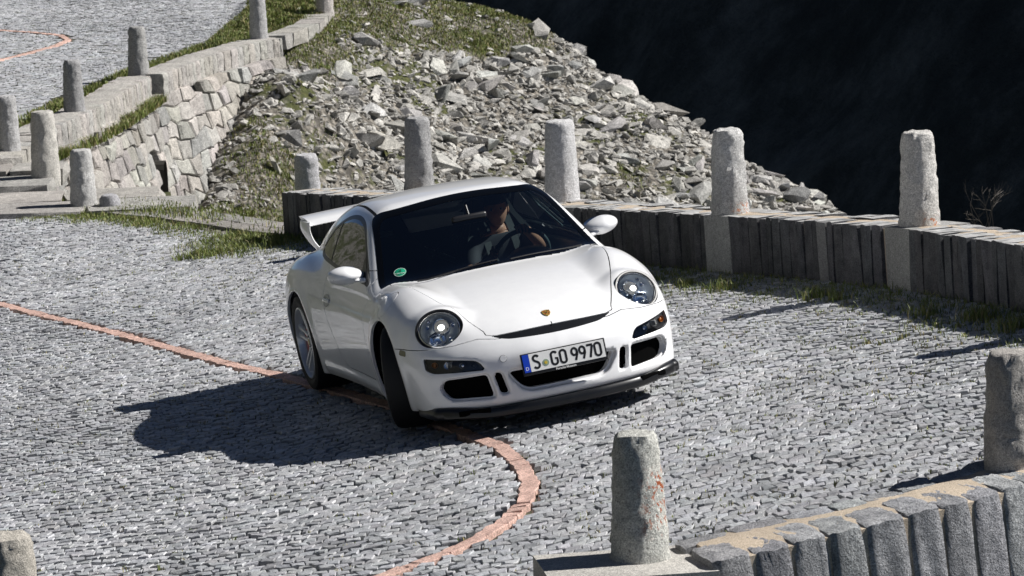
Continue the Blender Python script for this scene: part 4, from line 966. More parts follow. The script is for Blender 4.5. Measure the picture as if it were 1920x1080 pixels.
M_BLACK = simple('black_trim', (.012, .012, .014), .38); M_RUB = simple('rubber', (.010, .010, .011), .75); M_DARK = simple('dark_void', (.004, .004, .004), .9, spec=0)
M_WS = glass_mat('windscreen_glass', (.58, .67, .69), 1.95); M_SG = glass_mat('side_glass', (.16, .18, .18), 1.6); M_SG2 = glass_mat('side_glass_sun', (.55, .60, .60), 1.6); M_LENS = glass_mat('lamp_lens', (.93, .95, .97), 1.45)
M_CHROME = simple('chrome', (.75, .76, .78), .12, 1); M_SILV = simple('silver_alloy', (.66, .67, .69), .28, .45)
M_ORANGE = simple('orange_lens', (.9, .28, .02), .2); M_GREYP = simple('grey_plastic', (.05, .06, .062), .45)
M_TEAL = simple('interior_grey', (.20, .27, .27), .45); M_DASH = simple('dashboard_black', (.03, .042, .045), .5); M_LIN = simple('cabin_lining', (.012, .013, .014), .8); M_FRIT = simple('black_glass_edge', (.002, .0022, .0025), .05, spec=.4)
M_SPLIT = simple('splitter_black', (.010, .0105, .012), .28)
car = mk('sports_car', 'white sports coupe with rear wing driving round the cobbled bend', 'car')
car.matrix_world = Matrix(((*RCAR[0], 0), (*RCAR[1], 0), (*RCAR[2], 0.012), (0, 0, 0, 1)))
def build_body():
    h = .0145
    V, Q = surface_net(F_body, (-3.62, -.96, .06), (1.05, .96, 1.33), h)
    V = project(V, F_body, 5)
    # relax a little so the quads even out, then back onto the surface
    for _ in range(2):
        acc = np.zeros_like(V); cn = np.zeros(len(V))
        for i in range(4):
            np.add.at(acc, Q[:, i], V[Q[:, (i+1) % 4]]+V[Q[:, (i-1) % 4]]); np.add.at(cn, Q[:, i], 2)
        V = project(acc/np.maximum(cn, 1)[:, None], F_body, 2)
    T = np.concatenate([Q[:, [0, 1, 2]], Q[:, [0, 2, 3]]])
    # orient outwards
    N = grad_F(V, F_body); A = V[T]; fn = np.cross(A[:, 1]-A[:, 0], A[:, 2]-A[:, 0])
    flip = (fn*N[T[:, 0]]).sum(1) < 0; T[flip] = T[flip][:, ::-1]
    def cut(field):
        nonlocal V, T
        V, a, T = clip(V, T, field(V)); return a
    def pan(name, tri, mat, parent=car, gap=.0022, **k):
        return panel(name, V, tri, mat, parent, **k)
    def two(tri):
        c = V[tri][:, :, 1].mean(1); return [t_ for t_ in (tri[c < 0], tri[c >= 0]) if len(t_)]
    big = .12
    # wheel arches
    for wx, R in ((0., .357), (-2.355, .358)):
        cut(lambda V: np.where(np.abs(V[:, 1]) > .48, np.sqrt((V[:, 0]-wx)**2+(V[:, 2]-.335)**2)-R, big))
    # open underside
    cut(lambda V: V[:, 2]-.150-0*V[:, 0])
    ay = lambda V: np.abs(V[:, 1])
    fr = lambda V: V[:, 0] > .45
    for P, yy in ((P_INTAKE, ay), (P_SLOT, ay), (P_GRILLE, lambda V: V[:, 1])):
        cut(lambda V: np.where(fr(V), sdf_poly(yy(V), V[:, 2], P), big))
    lip = cut(lambda V: np.where(V[:, 0] > .6, sdf_poly(V[:, 1], V[:, 2], P_LIP), big))
    ind = cut(lambda V: np.where(fr(V), sdf_poly(ay(V), V[:, 2], P_INDIC), big))
    def hlf(V):
        u, v, w = hl_uvw(V[:, 0], ay(V), V[:, 2])
        return np.where(w > -.15, (np.sqrt((u/HLA)**2+(v/HLB)**2)-1)*.14, big)
    cut(hlf)
    # glass
    wsP = corner_poly([(-.728, .822), (-.560, 1.232), (0, 1.280), (.560, 1.232), (.728, .822), (0, .850)], [.03, .09, .3, .09, .03, .3], 10)
    def wsf(V, gr=0):
        g = sdf_poly(V[:, 1], V[:, 2], wsP)-gr
        return np.where((V[:, 0] > -1.30) & (V[:, 2] > .80) & (F_green(V[:, 0], V[:, 1], V[:, 2]) < .03), g, big)
    ws_all = cut(lambda V: wsf(V, .006))
    V, ws, ws_seal = clip(V, ws_all, wsf(V, -.028))
    dlo = round_poly([(-.60, .868), (-.86, 1.045), (-1.08, 1.160), (-1.33, 1.203), (-1.60, 1.193), (-1.84, 1.140), (-2.06, 1.050), (-2.20, .975), (-2.16, .940), (-1.95, .918), (-1.5, .897), (-1.0, .875), (-.70, .860)], 8)
    def dlof(V, gr=0):
        return np.where((ay(V) > .45), sdf_poly(V[:, 0], V[:, 2], dlo)-gr, big)
    dl = cut(lambda V: dlof(V, .010))
    V, sg, sg_seal = clip(V, dl, dlof(V, -.012))
    rw = corner_poly([(-2.02, -.50), (-2.02, .50), (-2.78, .44), (-2.78, -.44)], .08)
    rwf = lambda V, gr=0: np.where((V[:, 2] > .90), sdf_poly(V[:, 0], V[:, 1], rw)-gr, big)
    rear_gl = cut(rwf)
    # gaps: every shut line is a 4-5 mm slot
    def split_gap(tri, field, gap):
        nonlocal V
        V, a, b = clip(V, tri, field(V)-(-gap)); V, _, b2 = clip(V, b, field(V)-gap); return a, b2
    # hood
    hp = [(-.405, -.668), (-.15, -.655), (.15, -.612), (.42, -.535), (.62, -.462), (.745, -.410), (.790, -.385), (.86, -.20), (.87, 0)]
    hp = hp+[(x, -y) for x, y in hp[::-1][1:]]
    hoodP = np.concatenate([round_poly(hp, 8, False)])
    hoodf = lambda V: np.where((V[:, 2] > .556), sdf_poly(V[:, 0], V[:, 1], np.concatenate([hoodP, [[-.50, .62], [-.50, -.62]]])), big)
    hood, T = split_gap(T, hoodf, .0032)
    # doors
    dp = corner_poly([(-.545, .93), (-.525, .60), (-.475, .262), (-1.33, .262), (-1.60, .585), (-1.70, .76), (-1.73, .96)], [.01, .1, .05, .09, .2, .1, .01], 8)
    doorf = lambda V: np.where((ay(V) > .45), sdf_poly(V[:, 0], V[:, 2], dp), big)
    doors, T = split_gap(T, doorf, .0030)
    # the part of the door above the belt belongs to the window frame
    # bumper cut: below the lamps and back to the arch
    def bumpf(V):
        line = np.interp(ay(V), [0, .36, .46, .60, .75, .82, .95], [.553, .553, .568, .550, .542, .545, .547])
        return np.where(V[:, 0] > .30, V[:, 2]-line, big)
    bumper, T = split_gap(T, bumpf, .0024)
    # roof panel
    rf = lambda V: np.where(V[:, 2] > 1.0, ay(V)-np.interp(V[:, 0], [-2.4, -2.0, -1.5, -1.0, -.8], [.455, .475, .500, .538, .545]), big)
    V, roof, T = clip(V, T, np.where((V[:, 0] < -.85) & (V[:, 0] > -2.1), rf(V)+.009, big))
    V, gut, T = clip(V, T, np.where((V[:, 0] < -.85) & (V[:, 0] > -2.1), rf(V)-.009, big))
    # fuel door on the right front wing
    ff_ = lambda V: np.where((V[:, 1] < -.6) & (V[:, 2] > .6), np.sqrt(((V[:, 0]+.02)/1.25)**2+(V[:, 2]-.775)**2)-.068, big)
    flap, T = split_gap(T, ff_, .0016)
    sideb = lambda V: np.where((V[:, 1] < 0), sdf_poly(V[:, 0], V[:, 2], corner_poly([(.378, .542), (.452, .536), (.452, .503), (.370, .509)], .006)), big)
    mark = None
    V, mark, bumper = clip(V, bumper, np.where(ay(V) > .6, sideb(V*np.array([1, -1, 1])*np.where(V[:, 1:2] > 0, 1, np.array([1, -1, 1]))), big))
    V_l = V; tl = np.concatenate([T, roof, doors, hood]); cx = V[tl].mean(1); tl = tl[(cx[:, 0] < -.30) & (cx[:, 0] > -2.75) & (cx[:, 2] > .45)]
    panel('cabin_lining', V, tl, M_LIN, car, flange=0, lift=-.028)
    pan('body_shell', T, M_PAINT, flange=.018)
    pan('hood', hood, M_PAINT)
    bo = pan('front_bumper', bumper, M_PAINT, flange=.05)
    V_, d1, d2 = clip(V, doors, V[:, 1]); V = V_
    for d in (d1, d2):
        if len(d): door_objs.append(pan('door', d, M_PAINT))
    pan('roof_panel', roof, M_PAINT, flange=.008)
    for kk in two(gut): pan('roof_gutter', kk, M_RUB, flange=0, lift=-.005)
    pan('fuel_flap', flap, M_PAINT)
    for kk in two(mark): pan('side_marker', kk, simple('smoked_marker', (.20, .19, .13), .15), lift=.003)
    pan('windscreen_seal', ws_seal, M_FRIT, flange=.006, lift=.001)
    pan('windscreen', ws, M_WS, flange=0, lift=0)
    V, q1, q2 = clip(V, sg, V[:, 1])
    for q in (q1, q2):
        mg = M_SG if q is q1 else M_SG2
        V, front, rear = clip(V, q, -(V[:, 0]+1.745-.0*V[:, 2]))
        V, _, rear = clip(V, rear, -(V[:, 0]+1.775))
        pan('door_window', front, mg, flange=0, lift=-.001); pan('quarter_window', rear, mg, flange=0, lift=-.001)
        V, band, _ = clip(V, q, np.maximum(-(V[:, 0]+1.775), V[:, 0]+1.745)*1.0); pan('window_pillar', band, M_BLACK, flange=0, lift=.001)
        V, tri_, _ = clip(V, q, (-.80+(-.25)*(V[:, 2]-.87))-V[:, 0]); pan('mirror_base', tri_, M_BLACK, flange=0, lift=.003)
    for kk in two(sg_seal): pan('side_window_seal', kk, M_BLACK, flange=.004, lift=.001)
    pan('rear_window', rear_gl, M_SG, flange=0)
    pan('hood_intake', lip, M_SPLIT, flange=.02, lift=-.006)
    V, i1, i2 = clip(V, ind, V[:, 1])
    return [(V, i1), (V, i2)]
door_objs = []
ind_parts = build_body()
# ---- generic small builders in car space
def sweep(path, prof, closed_prof=True, up=None):
    """sweep 2-D profile [(side, up)] along 3-D path; returns V, Q"""
    P = np.asarray(path, float); n = len(P); m = len(prof); V = []
    for i in range(n):
        t = P[min(i+1, n-1)]-P[max(i-1, 0)]; t /= np.linalg.norm(t)
        u = np.array(up if up is not None else (0, 0, 1.)); s = np.cross(t, u); s /= np.linalg.norm(s)+1e-9; u2 = np.cross(s, t)
        pr = prof[i] if isinstance(prof[0][0], (list, tuple, np.ndarray)) else prof
        for a, b in pr: V.append(P[i]+s*a+u2*b)
    m = len(V)//n; Q = []
    for i in range(n-1):
        for j in range(m if closed_prof else m-1):
            k = (j+1) % m; Q.append((i*m+j, i*m+k, (i+1)*m+k, (i+1)*m+j))
    return np.array(V), Q, m
def sweep_obj(name, path, prof, mat, parent, up=None, smooth=True, caps=True, sharp=35):
    V, Q, m = sweep(path, prof, True, up)
    bm = bmesh.new(); vs = [bm.verts.new(v) for v in V]
    for q in Q:
        try: bm.faces.new([vs[i] for i in q])
        except ValueError: pass
    if caps: bm.faces.new(vs[:m]); bm.faces.new(vs[-m:][::-1])
    bmesh.ops.recalc_face_normals(bm, faces=bm.faces)
    me = bm_mesh(name, bm, mat, smooth)
    if smooth: me.set_sharp_from_angle(angle=rad(sharp))
    return part(name, me, parent)
def circ(r, n=10): return [(r*math.cos(t*2*math.pi/n), r*math.sin(t*2*math.pi/n)) for t in range(n)]
def tube(name, path, r, mat, parent, n=10, up=None):
    P = np.asarray(path, float)
    if up is None:
        d = P[-1]-P[0]; up = (0, 0, 1) if abs(d[2]) < .8*np.linalg.norm(d) else (0, 1, 0)
    return sweep_obj(name, P, circ(r, n), mat, parent, up=up, sharp=60)
def box_bm(bm, c, s, R=None, bev=0):
    r = bmesh.ops.create_cube(bm, size=1); vs = r['verts']
    M = Matrix.Translation(c) @ (R.to_4x4() if R is not None else Matrix()) @ Matrix.Diagonal((*s, 1))
    bmesh.ops.transform(bm, matrix=M, verts=vs)
    if bev:
        es = list({e for v in vs for e in v.link_edges}); bmesh.ops.bevel(bm, geom=es, offset=bev, segments=2, affect='EDGES', profile=.6)
    return vs
def box(name, c, s, mat, parent, R=None, bev=.004):
    bm = bmesh.new(); box_bm(bm, c, s, R, bev); return part(name, bm_mesh(name, bm, mat, True), parent)
def ellipsoid(name, c, r, mat, parent, R=None, seg=24):
    bm = bmesh.new(); bmesh.ops.create_uvsphere(bm, u_segments=seg, v_segments=seg//2, radius=1)
    bmesh.ops.transform(bm, matrix=Matrix.Translation(c) @ (R.to_4x4() if R is not None else Matrix()) @ Matrix.Diagonal((*r, 1)), verts=bm.verts)
    return part(name, bm_mesh(name, bm, mat, True), parent)
def frame(d, up=(0, 0, 1)):
    d = Vector(d).normalized(); h = Vector(up).cross(d).normalized(); v = d.cross(h)
    return Matrix((h, v, d)).transposed()      # columns h, v, d
def lathe_bm(prof, n=40):
    """prof: [(radius, axial)] about local z"""
    V = [(r*math.cos(2*math.pi*k/n), r*math.sin(2*math.pi*k/n), a) for k in range(n) for r, a in prof]; m = len(prof)
    bm = bmesh.new(); vs = [bm.verts.new(v) for v in V]
    for k in range(n):
        for j in range(m-1):
            a = k*m+j; b = ((k+1) % n)*m+j
            try: bm.faces.new((vs[a], vs[b], vs[b+1], vs[a+1]))
            except ValueError: pass
    bmesh.ops.remove_doubles(bm, verts=bm.verts, dist=1e-5)
    bmesh.ops.recalc_face_normals(bm, faces=bm.faces)
    return bm
def lathe(name, prof, mat, parent, M=None, n=40, sharp=40, scale=None):
    bm = lathe_bm(prof, n)
    if scale: bmesh.ops.transform(bm, matrix=Matrix.Diagonal((*scale, 1)), verts=bm.verts)
    if M is not None: bmesh.ops.transform(bm, matrix=M, verts=bm.verts)
    me = bm_mesh(name, bm, mat, True); me.set_sharp_from_angle(angle=rad(sharp))
    return part(name, me, parent)
# ---- black void boxes behind the openings and inner wheel wells
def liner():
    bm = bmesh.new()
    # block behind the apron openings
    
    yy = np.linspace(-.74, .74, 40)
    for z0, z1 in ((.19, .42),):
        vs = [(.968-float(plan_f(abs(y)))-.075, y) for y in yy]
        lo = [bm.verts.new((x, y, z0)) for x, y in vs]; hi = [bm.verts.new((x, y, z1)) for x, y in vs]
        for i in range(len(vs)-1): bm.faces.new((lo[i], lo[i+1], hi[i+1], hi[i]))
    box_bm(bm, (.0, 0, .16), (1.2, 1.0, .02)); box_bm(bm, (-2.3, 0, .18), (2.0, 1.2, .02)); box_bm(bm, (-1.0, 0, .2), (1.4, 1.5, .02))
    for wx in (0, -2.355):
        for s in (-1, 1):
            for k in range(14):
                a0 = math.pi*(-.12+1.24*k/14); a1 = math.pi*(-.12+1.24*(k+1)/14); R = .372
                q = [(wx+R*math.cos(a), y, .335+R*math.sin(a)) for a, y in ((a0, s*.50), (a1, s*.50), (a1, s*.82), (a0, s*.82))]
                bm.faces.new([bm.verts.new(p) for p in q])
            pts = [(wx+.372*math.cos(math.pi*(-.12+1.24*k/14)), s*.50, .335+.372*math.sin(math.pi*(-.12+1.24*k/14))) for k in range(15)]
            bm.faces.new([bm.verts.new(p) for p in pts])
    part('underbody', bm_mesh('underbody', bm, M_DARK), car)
liner()
# ---- front splitter
def splitter():
    ys = np.linspace(-.83, .83, 61); path = []
    for y in ys:
        x = .985-float(plan_f(abs(y)))+.006; path.append((max(x, .42), y))
    path = [(.43, -.797)]+[p for p in path if abs(p[1]) < .80 and p[0] > .46]+[(.43, .797)]
    P = round_poly(path, 2, False); n = len(P); V = []
    for i in range(n):
        t = P[min(i+1, n-1)]-P[max(i-1, 0)]; t /= np.linalg.norm(t); o = np.array([t[1], -t[0]])
        if o[0]*1+o[1]*np.sign(P[i][1]) < 0: o = -o
        k = sstep((abs(P[i][1])-.45)/.3)
        zt = .147+.034*k; zb = .096+.022*k; ex = .003+.013*k
        for d, z in ((-.05, zt+.012), (-.008, zt+.010), (ex*.5, zt-.004), (ex, zt-.018), (ex, zb+.010), (ex-.012, zb), (-.10, zb-.002)):
            V.append((P[i][0]+o[0]*d, P[i][1]+o[1]*d, z))
    m = 7; Q = [(i*m+j, i*m+(j+1) % m, (i+1)*m+(j+1) % m, (i+1)*m+j) for i in range(n-1) for j in range(m)]
    bm = bmesh.new(); vs = [bm.verts.new(v) for v in V]
    for q in Q: bm.faces.new([vs[i] for i in q])
    bm.faces.new(vs[:m]); bm.faces.new(vs[-m:]); bmesh.ops.recalc_face_normals(bm, faces=bm.faces)
    me = bm_mesh('front_splitter', bm, M_SPLIT, True); me.set_sharp_from_angle(angle=rad(50)); sp = part('front_splitter', me, car)
    for s in (-1, 1):      # brake duct mouths
        bm = bmesh.new()
        a = np.array([.905, .45]); b = np.array([.80, .68]); t = b-a; o = np.array([t[1], -t[0]]); o = o/np.linalg.norm(o); o = o if o[0] > 0 else -o
        R = Matrix.Rotation(math.atan2(s*t[1], t[0]), 3, 'Z')
        c = (a+b)/2+o*.009
        box_bm(bm, (c[0], s*c[1], .146), (.20, .018, .034), R, .008)
        part('duct_mouth', bm_mesh('duct_mouth', bm, M_DARK, True), sp)
splitter()
# ---- head lamps
def headlamp(s):
    d = Vector((HLD[0], s*HLD[1], HLD[2])); R = frame(d); c = Vector((HLC[0], s*HLC[1], HLC[2]))+d*.012
    M = Matrix.Translation(c) @ R.to_4x4()
    hl = mk('headlight', parent=car)
    S = (HLA/.14, HLB/.14, 1)
    lathe('lamp_bezel', [(.139, -.03), (.1395, .003), (.135, .009), (.126, .009), (.1195, .003), (.116, -.03)], M_BLACK, hl, M, 56, scale=S)
    lathe('chrome_ring', [(.120, -.012), (.1195, .006), (.116, .008), (.113, .004), (.111, -.03)], M_CHROME, hl, M, 56, scale=S)
    lathe('lens', [(.0, .042), (.03, .0405), (.06, .035), (.085, .026), (.105, .013), (.114, .004)], M_LENS, hl, M, 48, scale=S)
    lathe('lamp_bowl', [(.110, .0), (.108, -.03), (.09, -.07), (.05, -.095), (.0, -.10)], simple('lamp_bowl', (.62, .68, .76), .34, .5), hl, M, 40, scale=S)
    # projector lamp, upper inner; reflector lamp below; small indicator bulbs
    sx = s
    pm = M @ Matrix.Translation((-.012*sx, .030, -.045))
    lathe('projector', [(.052, -.02), (.054, .018), (.050, .026), (.046, .024), (.045, .016)], M_CHROME, hl, pm, 28)
    lathe('projector_lens', [(.0, .046), (.02, .043), (.034, .034), (.044, .018)], simple('projector_glass', (.34, .36, .38), .08, .8, emit=((1, .95, .85), .10)), hl, pm, 24)
    lathe('bulb', [(.0, .051), (.012, .049), (.021, .044)], simple('bulb_glow', (.8, .8, .75), .3, emit=((1, .95, .84), 6.0)), hl, pm @ Matrix.Translation((0, -.012, -.002)), 16)
    pm = M @ Matrix.Translation((.020*sx, -.052, -.060))
    lathe('reflector', [(.050, .03), (.042, .01), (.02, -.005), (.0, -.008)], simple('reflector_metal', (.75, .80, .88), .14, 1), hl, pm, 24)
    lathe('reflector_rim', [(.054, .026), (.053, .034), (.049, .030)], M_CHROME, hl, pm, 24)
    for q in ((.075, .035), (-.082, .03), (.06, .07), (-.06, -.06)):
        pm = M @ Matrix.Translation((q[0]*sx, q[1], -.035)); lathe('bulb_cup', [(.014, .012), (.012, -.0), (.0, -.004)], M_CHROME, hl, pm, 12)
    box('lamp_shelf', (0, 0, 0), (.13, .010, .05), simple('lamp_shelf', (.16, .18, .22), .2, .7), hl, None, .003).matrix_local = M @ Matrix.Translation((.01*sx, -.008, -.045)) @ Matrix.Rotation(-.3*sx, 4, 'Z')
for s in (-1, 1): headlamp(s)
# ---- lamp strips in the bumper
for (V_, t_) in ind_parts:
    li = panel('indicator_lamp', V_, t_, M_LENS, car, flange=.004, lift=.0)
    V2, T2 = compact(V_, t_); V2 = V2.copy(); V2[:, 0] -= .034
    s = 1 if V2[:, 1].mean() > 0 else -1
    part('lamp_backing', np_mesh('lamp_backing', V2, T2, M_BLACK, True), li)
    for yy, r, m_ in ((.725, .018, simple('amber_bulb', (.55, .20, .04), .3, emit=None)), (.66, .024, M_CHROME), (.58, .022, M_CHROME), (.52, .016, M_GREYP)):
        x = .968-float(plan_f(yy))+float(nose_f(.447))-.030
        dirn = Vector((.9, s*.35, .1)); Mx = Matrix.Translation((x, s*yy, .440+.014*(yy-.66)/.1)) @ frame(dirn).to_4x4()
        if r > .022 and yy > .6: box('lamp_reflector', (x, s*(yy-.03), .444), (.012, .085, .034), simple('lamp_reflector', (.55, .54, .50), .25, .5), li, Matrix.Rotation(-s*.36, 3, 'Z'), .004)
        lathe('bulb', [(r, .006), (r*.85, -.004), (r*.45, -.012), (r*.4, .0), (0, .004)], m_, li, Mx, 18)
# ---- number plate
def text_mesh(s, size, mat, name, parent, M, sx=1.0, bold=0.0):
    cu = bpy.data.curves.new(name, 'FONT'); cu.body = s; cu.size = size; cu.align_x = 'CENTER'; cu.align_y = 'CENTER'; cu.extrude = .0006; cu.offset = bold; cu.resolution_u = 3
    tmp = bpy.data.objects.new('tmp', cu); COL.objects.link(tmp); bpy.context.view_layer.update()
    me = bpy.data.meshes.new_from_object(tmp.evaluated_get(bpy.context.evaluated_depsgraph_get())); bpy.data.objects.remove(tmp)
    me.materials.clear(); me.materials.append(mat); me.transform(M @ Matrix.Diagonal((sx, 1, 1, 1))); return part(name, me, parent)
def plate():
    pl = mk('number_plate', parent=car)
    d = Vector((.985, 0, .17)); R = frame(d); c = Vector((.978, 0, .387)); M = Matrix.Translation(c) @ R.to_4x4()
    mw = simple('plate_white', (.78, .78, .76), .3); mb = simple('plate_blue', (.01, .05, .45), .3); mk_ = simple('plate_black', (.008, .008, .008), .4)
    bm = bmesh.new(); box_bm(bm, (0, -.004, .004), (.535, .134, .012), None, .004); bmesh.ops.transform(bm, matrix=M, verts=bm.verts); part('plate_holder', bm_mesh('plate_holder', bm, mk_), pl)
    bm = bmesh.new(); box_bm(bm, (.019, .002, .012), (.474, .108, .003), None, .001); bmesh.ops.transform(bm, matrix=M, verts=bm.verts); part('plate_face', bm_mesh('plate_face', bm, mw), pl)
    bm = bmesh.new(); box_bm(bm, (-.239, .002, .012), (.040, .108, .003), None, .001); bmesh.ops.transform(bm, matrix=M, verts=bm.verts); part('country_band', bm_mesh('country_band', bm, mb), pl)
    T = lambda x, y: M @ Matrix.Translation((x, y, .0130))
    text_mesh('D', .030, mw, 'country_letter', pl, T(-.239, -.030))
    # stroke-built characters (narrow engraved plate lettering)
    H, Wd, st = .080, .044, .0136
    def arc(cx, cy, rx, ry, a0, a1, n=9): return [(cx+rx*math.cos(rad(a0+(a1-a0)*k/n)), cy+ry*math.sin(rad(a0+(a1-a0)*k/n))) for k in range(n+1)]
    w = Wd/2; hh = H/2; r = .016
    glyph = {
        '0': [arc(0, hh-r-.002, w-.004, r, 0, 180)+arc(0, -hh+r+.002, w-.004, r, 180, 360)+[(w-.004, hh-r-.002)]],
        'G': [arc(0, hh-r-.002, w-.004, r, 20, 180)+arc(0, -hh+r+.002, w-.004, r, 180, 360)+[(w-.004, -.002), (.004, -.002)]],
        'S': [arc(0, hh-.018, w-.005, .016, 20, 180, 8)+arc(0, hh-.018, w-.005, .018, 180, 250, 4)+arc(0, -hh+.020, w-.005, .019, 70, 0, 4)+arc(0, -hh+.018, w-.005, .016, 0, -160, 8)],
        '9': [arc(0, .014, w-.005, .021, 0, 360, 16)+[(w-.006, -.004), (.002, -hh+.001)]],
        '7': [[(-w+.004, hh-.005), (w-.004, hh-.005), (w-.006, hh-.012), (-.004, -hh)]]}
    def draw(ch, x):
        bm = bmesh.new()
        for pth in glyph[ch]:
            P = [Vector((p[0], p[1], 0)) for p in pth]; n = len(P); L = []
            closed = (P[0]-P[-1]).length < 1e-4
            for i in range(n):
                a = P[i-1] if i else (P[-2] if closed else P[0]); b = P[i+1] if i < n-1 else (P[1] if closed else P[-1])
                t = (b-a).normalized(); s_ = Vector((-t.y, t.x, 0))*st/2
                L.append((bm.verts.new(P[i]+s_+Vector((0, 0, .0015))), bm.verts.new(P[i]-s_+Vector((0, 0, .0015)))))
            for i in range(n-1):
                try: bm.faces.new((L[i][0], L[i][1], L[i+1][1], L[i+1][0]))
                except ValueError: pass
        bmesh.ops.recalc_face_normals(bm, faces=bm.faces)
        bmesh.ops.transform(bm, matrix=T(x, .003), verts=bm.verts); part('plate_character', bm_mesh('plate_character', bm, mk_), pl)
    for ch, x in zip('SG09970', (-.176, -.062, -.006, .066, .116, .165, .214)): draw(ch, x)
    lathe('plate_badge', [(.0, .002), (.020, .002), (.021, 0)], simple('badge_green', (.25, .33, .25), .4), pl, T(-.119, -.012), 20)
    lathe('plate_badge_center', [(.0, .0032), (.010, .0032), (.011, 0)], simple('badge_gold', (.55, .42, .05), .4), pl, T(-.119, -.012), 14)
    text_mesh('Porsche Museum', .0185, mw, 'holder_lettering', pl, T(.0, -.0632) @ Matrix.Translation((0, 0, -.002)), bold=.0004)
plate()
# ---- crest on the hood
def crest():
    x = .748; z = .636; F0 = project(np.array([[x, 0, z]]), F_body, 4)[0]; n = grad_F(F0[None], F_body)[0]; n /= np.linalg.norm(n)
    R = frame(n, (0, 0, 1)); M = Matrix.Translation(F0+n*.003) @ R.to_4x4()
    out = [(-.024, .026), (-.012, .029), (0, .031), (.012, .029), (.024, .026), (.026, .010), (.023, -.008), (.014, -.024), (0, -.033), (-.014, -.024), (-.023, -.008), (-.026, .010)]
    def shield(k, z0, mat, name, par, pts=out):
        bm = bmesh.new(); top = [bm.verts.new((a*k, b*k, z0)) for a, b in pts]; bot = [bm.verts.new((a*k, b*k, z0-.004)) for a, b in pts]
        bm.faces.new(top)
        for i in range(len(pts)): bm.faces.new((top[i-1], bot[i-1], bot[i], top[i]))
        bmesh.ops.recalc_face_normals(bm, faces=bm.faces); bmesh.ops.transform(bm, matrix=M, verts=bm.verts); return part(name, bm_mesh(name, bm, mat), par)
    gold = simple('crest_gold', (.62, .40, .10), .3, .6); red = simple('crest_red', (.42, .03, .02), .4); blk = simple('crest_black', (.02, .015, .01), .4)
    e = shield(1.0, .002, gold, 'hood_crest', car)
    for sx_ in (-1, 1):
        for sy_, cols in ((1, (red, gold)), (-1, (gold, red))):
            for k in range(2):
                p = [(sx_*.004, sy_*(.006+k*.009)), (sx_*.019, sy_*(.006+k*.009)), (sx_*.018, sy_*(.011+k*.008)), (sx_*.004, sy_*(.011+k*.008))]
                if sy_ < 0: p = [(a*.85, b*.9) for a, b in p]
                shield(1, .0028, red if (k+(sx_*sy_ > 0)) % 2 else blk, 'crest_stripe', e, p)
    shield(.34, .0036, gold, 'crest_center', e); shield(.2, .0042, blk, 'crest_horse_field', e)
    # tow-eye cover
    p = project(np.array([[.93, -.36, .445]]), F_body, 4)[0]; n = grad_F(p[None], F_body)[0]; n /= np.linalg.norm(n)
    lathe('tow_cover', [(.0, .0012), (.0195, .0012), (.0205, .0002)], M_PAINT, car, Matrix.Translation(p) @ frame(n).to_4x4(), 24)
    lathe('tow_cover_gap', [(.0205, .0006), (.0225, .0006)], M_GREYP, car, Matrix.Translation(p) @ frame(n).to_4x4(), 24)
crest()
# ---- hood intake fin
p = project(np.array([[.80, 0, .585]]), F_body, 4)[0]
box('intake_fin', (p[0]+.012, 0, .565), (.03, .006, .045), M_GREYP, car, Matrix.Rotation(.6, 3, 'Y'), .002)
# ---- rear wing
def rear_wing():
    w = mk('rear_wing', parent=car)
    def foil(x0, z0, ch, th, tilt):
        pts = []
        for t in np.linspace(0, 1, 9): pts.append((-t*ch, th*(2.6*math.sqrt(t)*(1-t)**1.1)*.6+.002))
        for t in np.linspace(1, 0, 9)[1:-1]: pts.append((-t*ch, -th*(1.8*math.sqrt(t)*(1-t))*.45-.002))
        c, s = math.cos(tilt), math.sin(tilt); return [(x0+a*c-b*s, z0-(-a*s)+b*c if False else z0+a*s*-1*-1+b*c) for a, b in pts]
    n = 15; V = []; prof = foil(WX0, WZ0, WCH, .042, -WT)
    for y in np.linspace(-WY, WY, n):
        for x, z in prof: V.append((x-.05*(y/WY)**2, y, z-.012*(y/WY)**2))
    m = len(prof); Q = [(i*m+j, i*m+(j+1) % m, (i+1)*m+(j+1) % m, (i+1)*m+j) for i in range(n-1) for j in range(m)]
    bm = bmesh.new(); vs = [bm.verts.new(v) for v in V]
    for q in Q: bm.faces.new([vs[i] for i in q])
    bm.faces.new(vs[:m]); bm.faces.new(vs[-m:]); bmesh.ops.recalc_face_normals(bm, faces=bm.faces)
    me = bm_mesh('wing_blade', bm, M_PAINT, True); me.set_sharp_from_angle(angle=rad(50)); part('wing_blade', me, w)
    for s in (-1, 1):
        yo = WY+.006
        # upright: curved plate from blade end down to the deck
        ctr = round_poly([(WX0-.16, yo, WZ0+.018, .30), (WX0-.15, yo+.008, WZ0-.045, .29), (WX0-.09, yo-.008, WZ0-.12, .20), (WX0-.03, yo-.05, WZ0-.20, .20), (WX0+.01, yo-.075, WZ0-.285, .30)], 6, False)
        V = []; k = 12
        for cx, cy, cz, L in ctr:
            for a in range(k):
                th = 2*math.pi*a/k; V.append((cx+L/2*math.copysign(abs(math.cos(th))**.6, math.cos(th)), s*(cy+.013*math.sin(th)), cz+.02*math.cos(th)*0))
        n2 = len(ctr); bm = bmesh.new(); vs = [bm.verts.new(v) for v in V]
        for i in range(n2-1):
            for j in range(k): bm.faces.new((vs[i*k+j], vs[i*k+(j+1) % k], vs[(i+1)*k+(j+1) % k], vs[(i+1)*k+j]))
        bm.faces.new(vs[:k]); bm.faces.new(vs[-k:]); bmesh.ops.recalc_face_normals(bm, faces=bm.faces)
        me = bm_mesh('wing_upright', bm, M_PAINT, True); me.set_sharp_from_angle(angle=rad(60)); part('wing_upright', me, w)
WX0, WZ0, WCH, WT, WY = -2.92, 1.058, .33, .15, .585
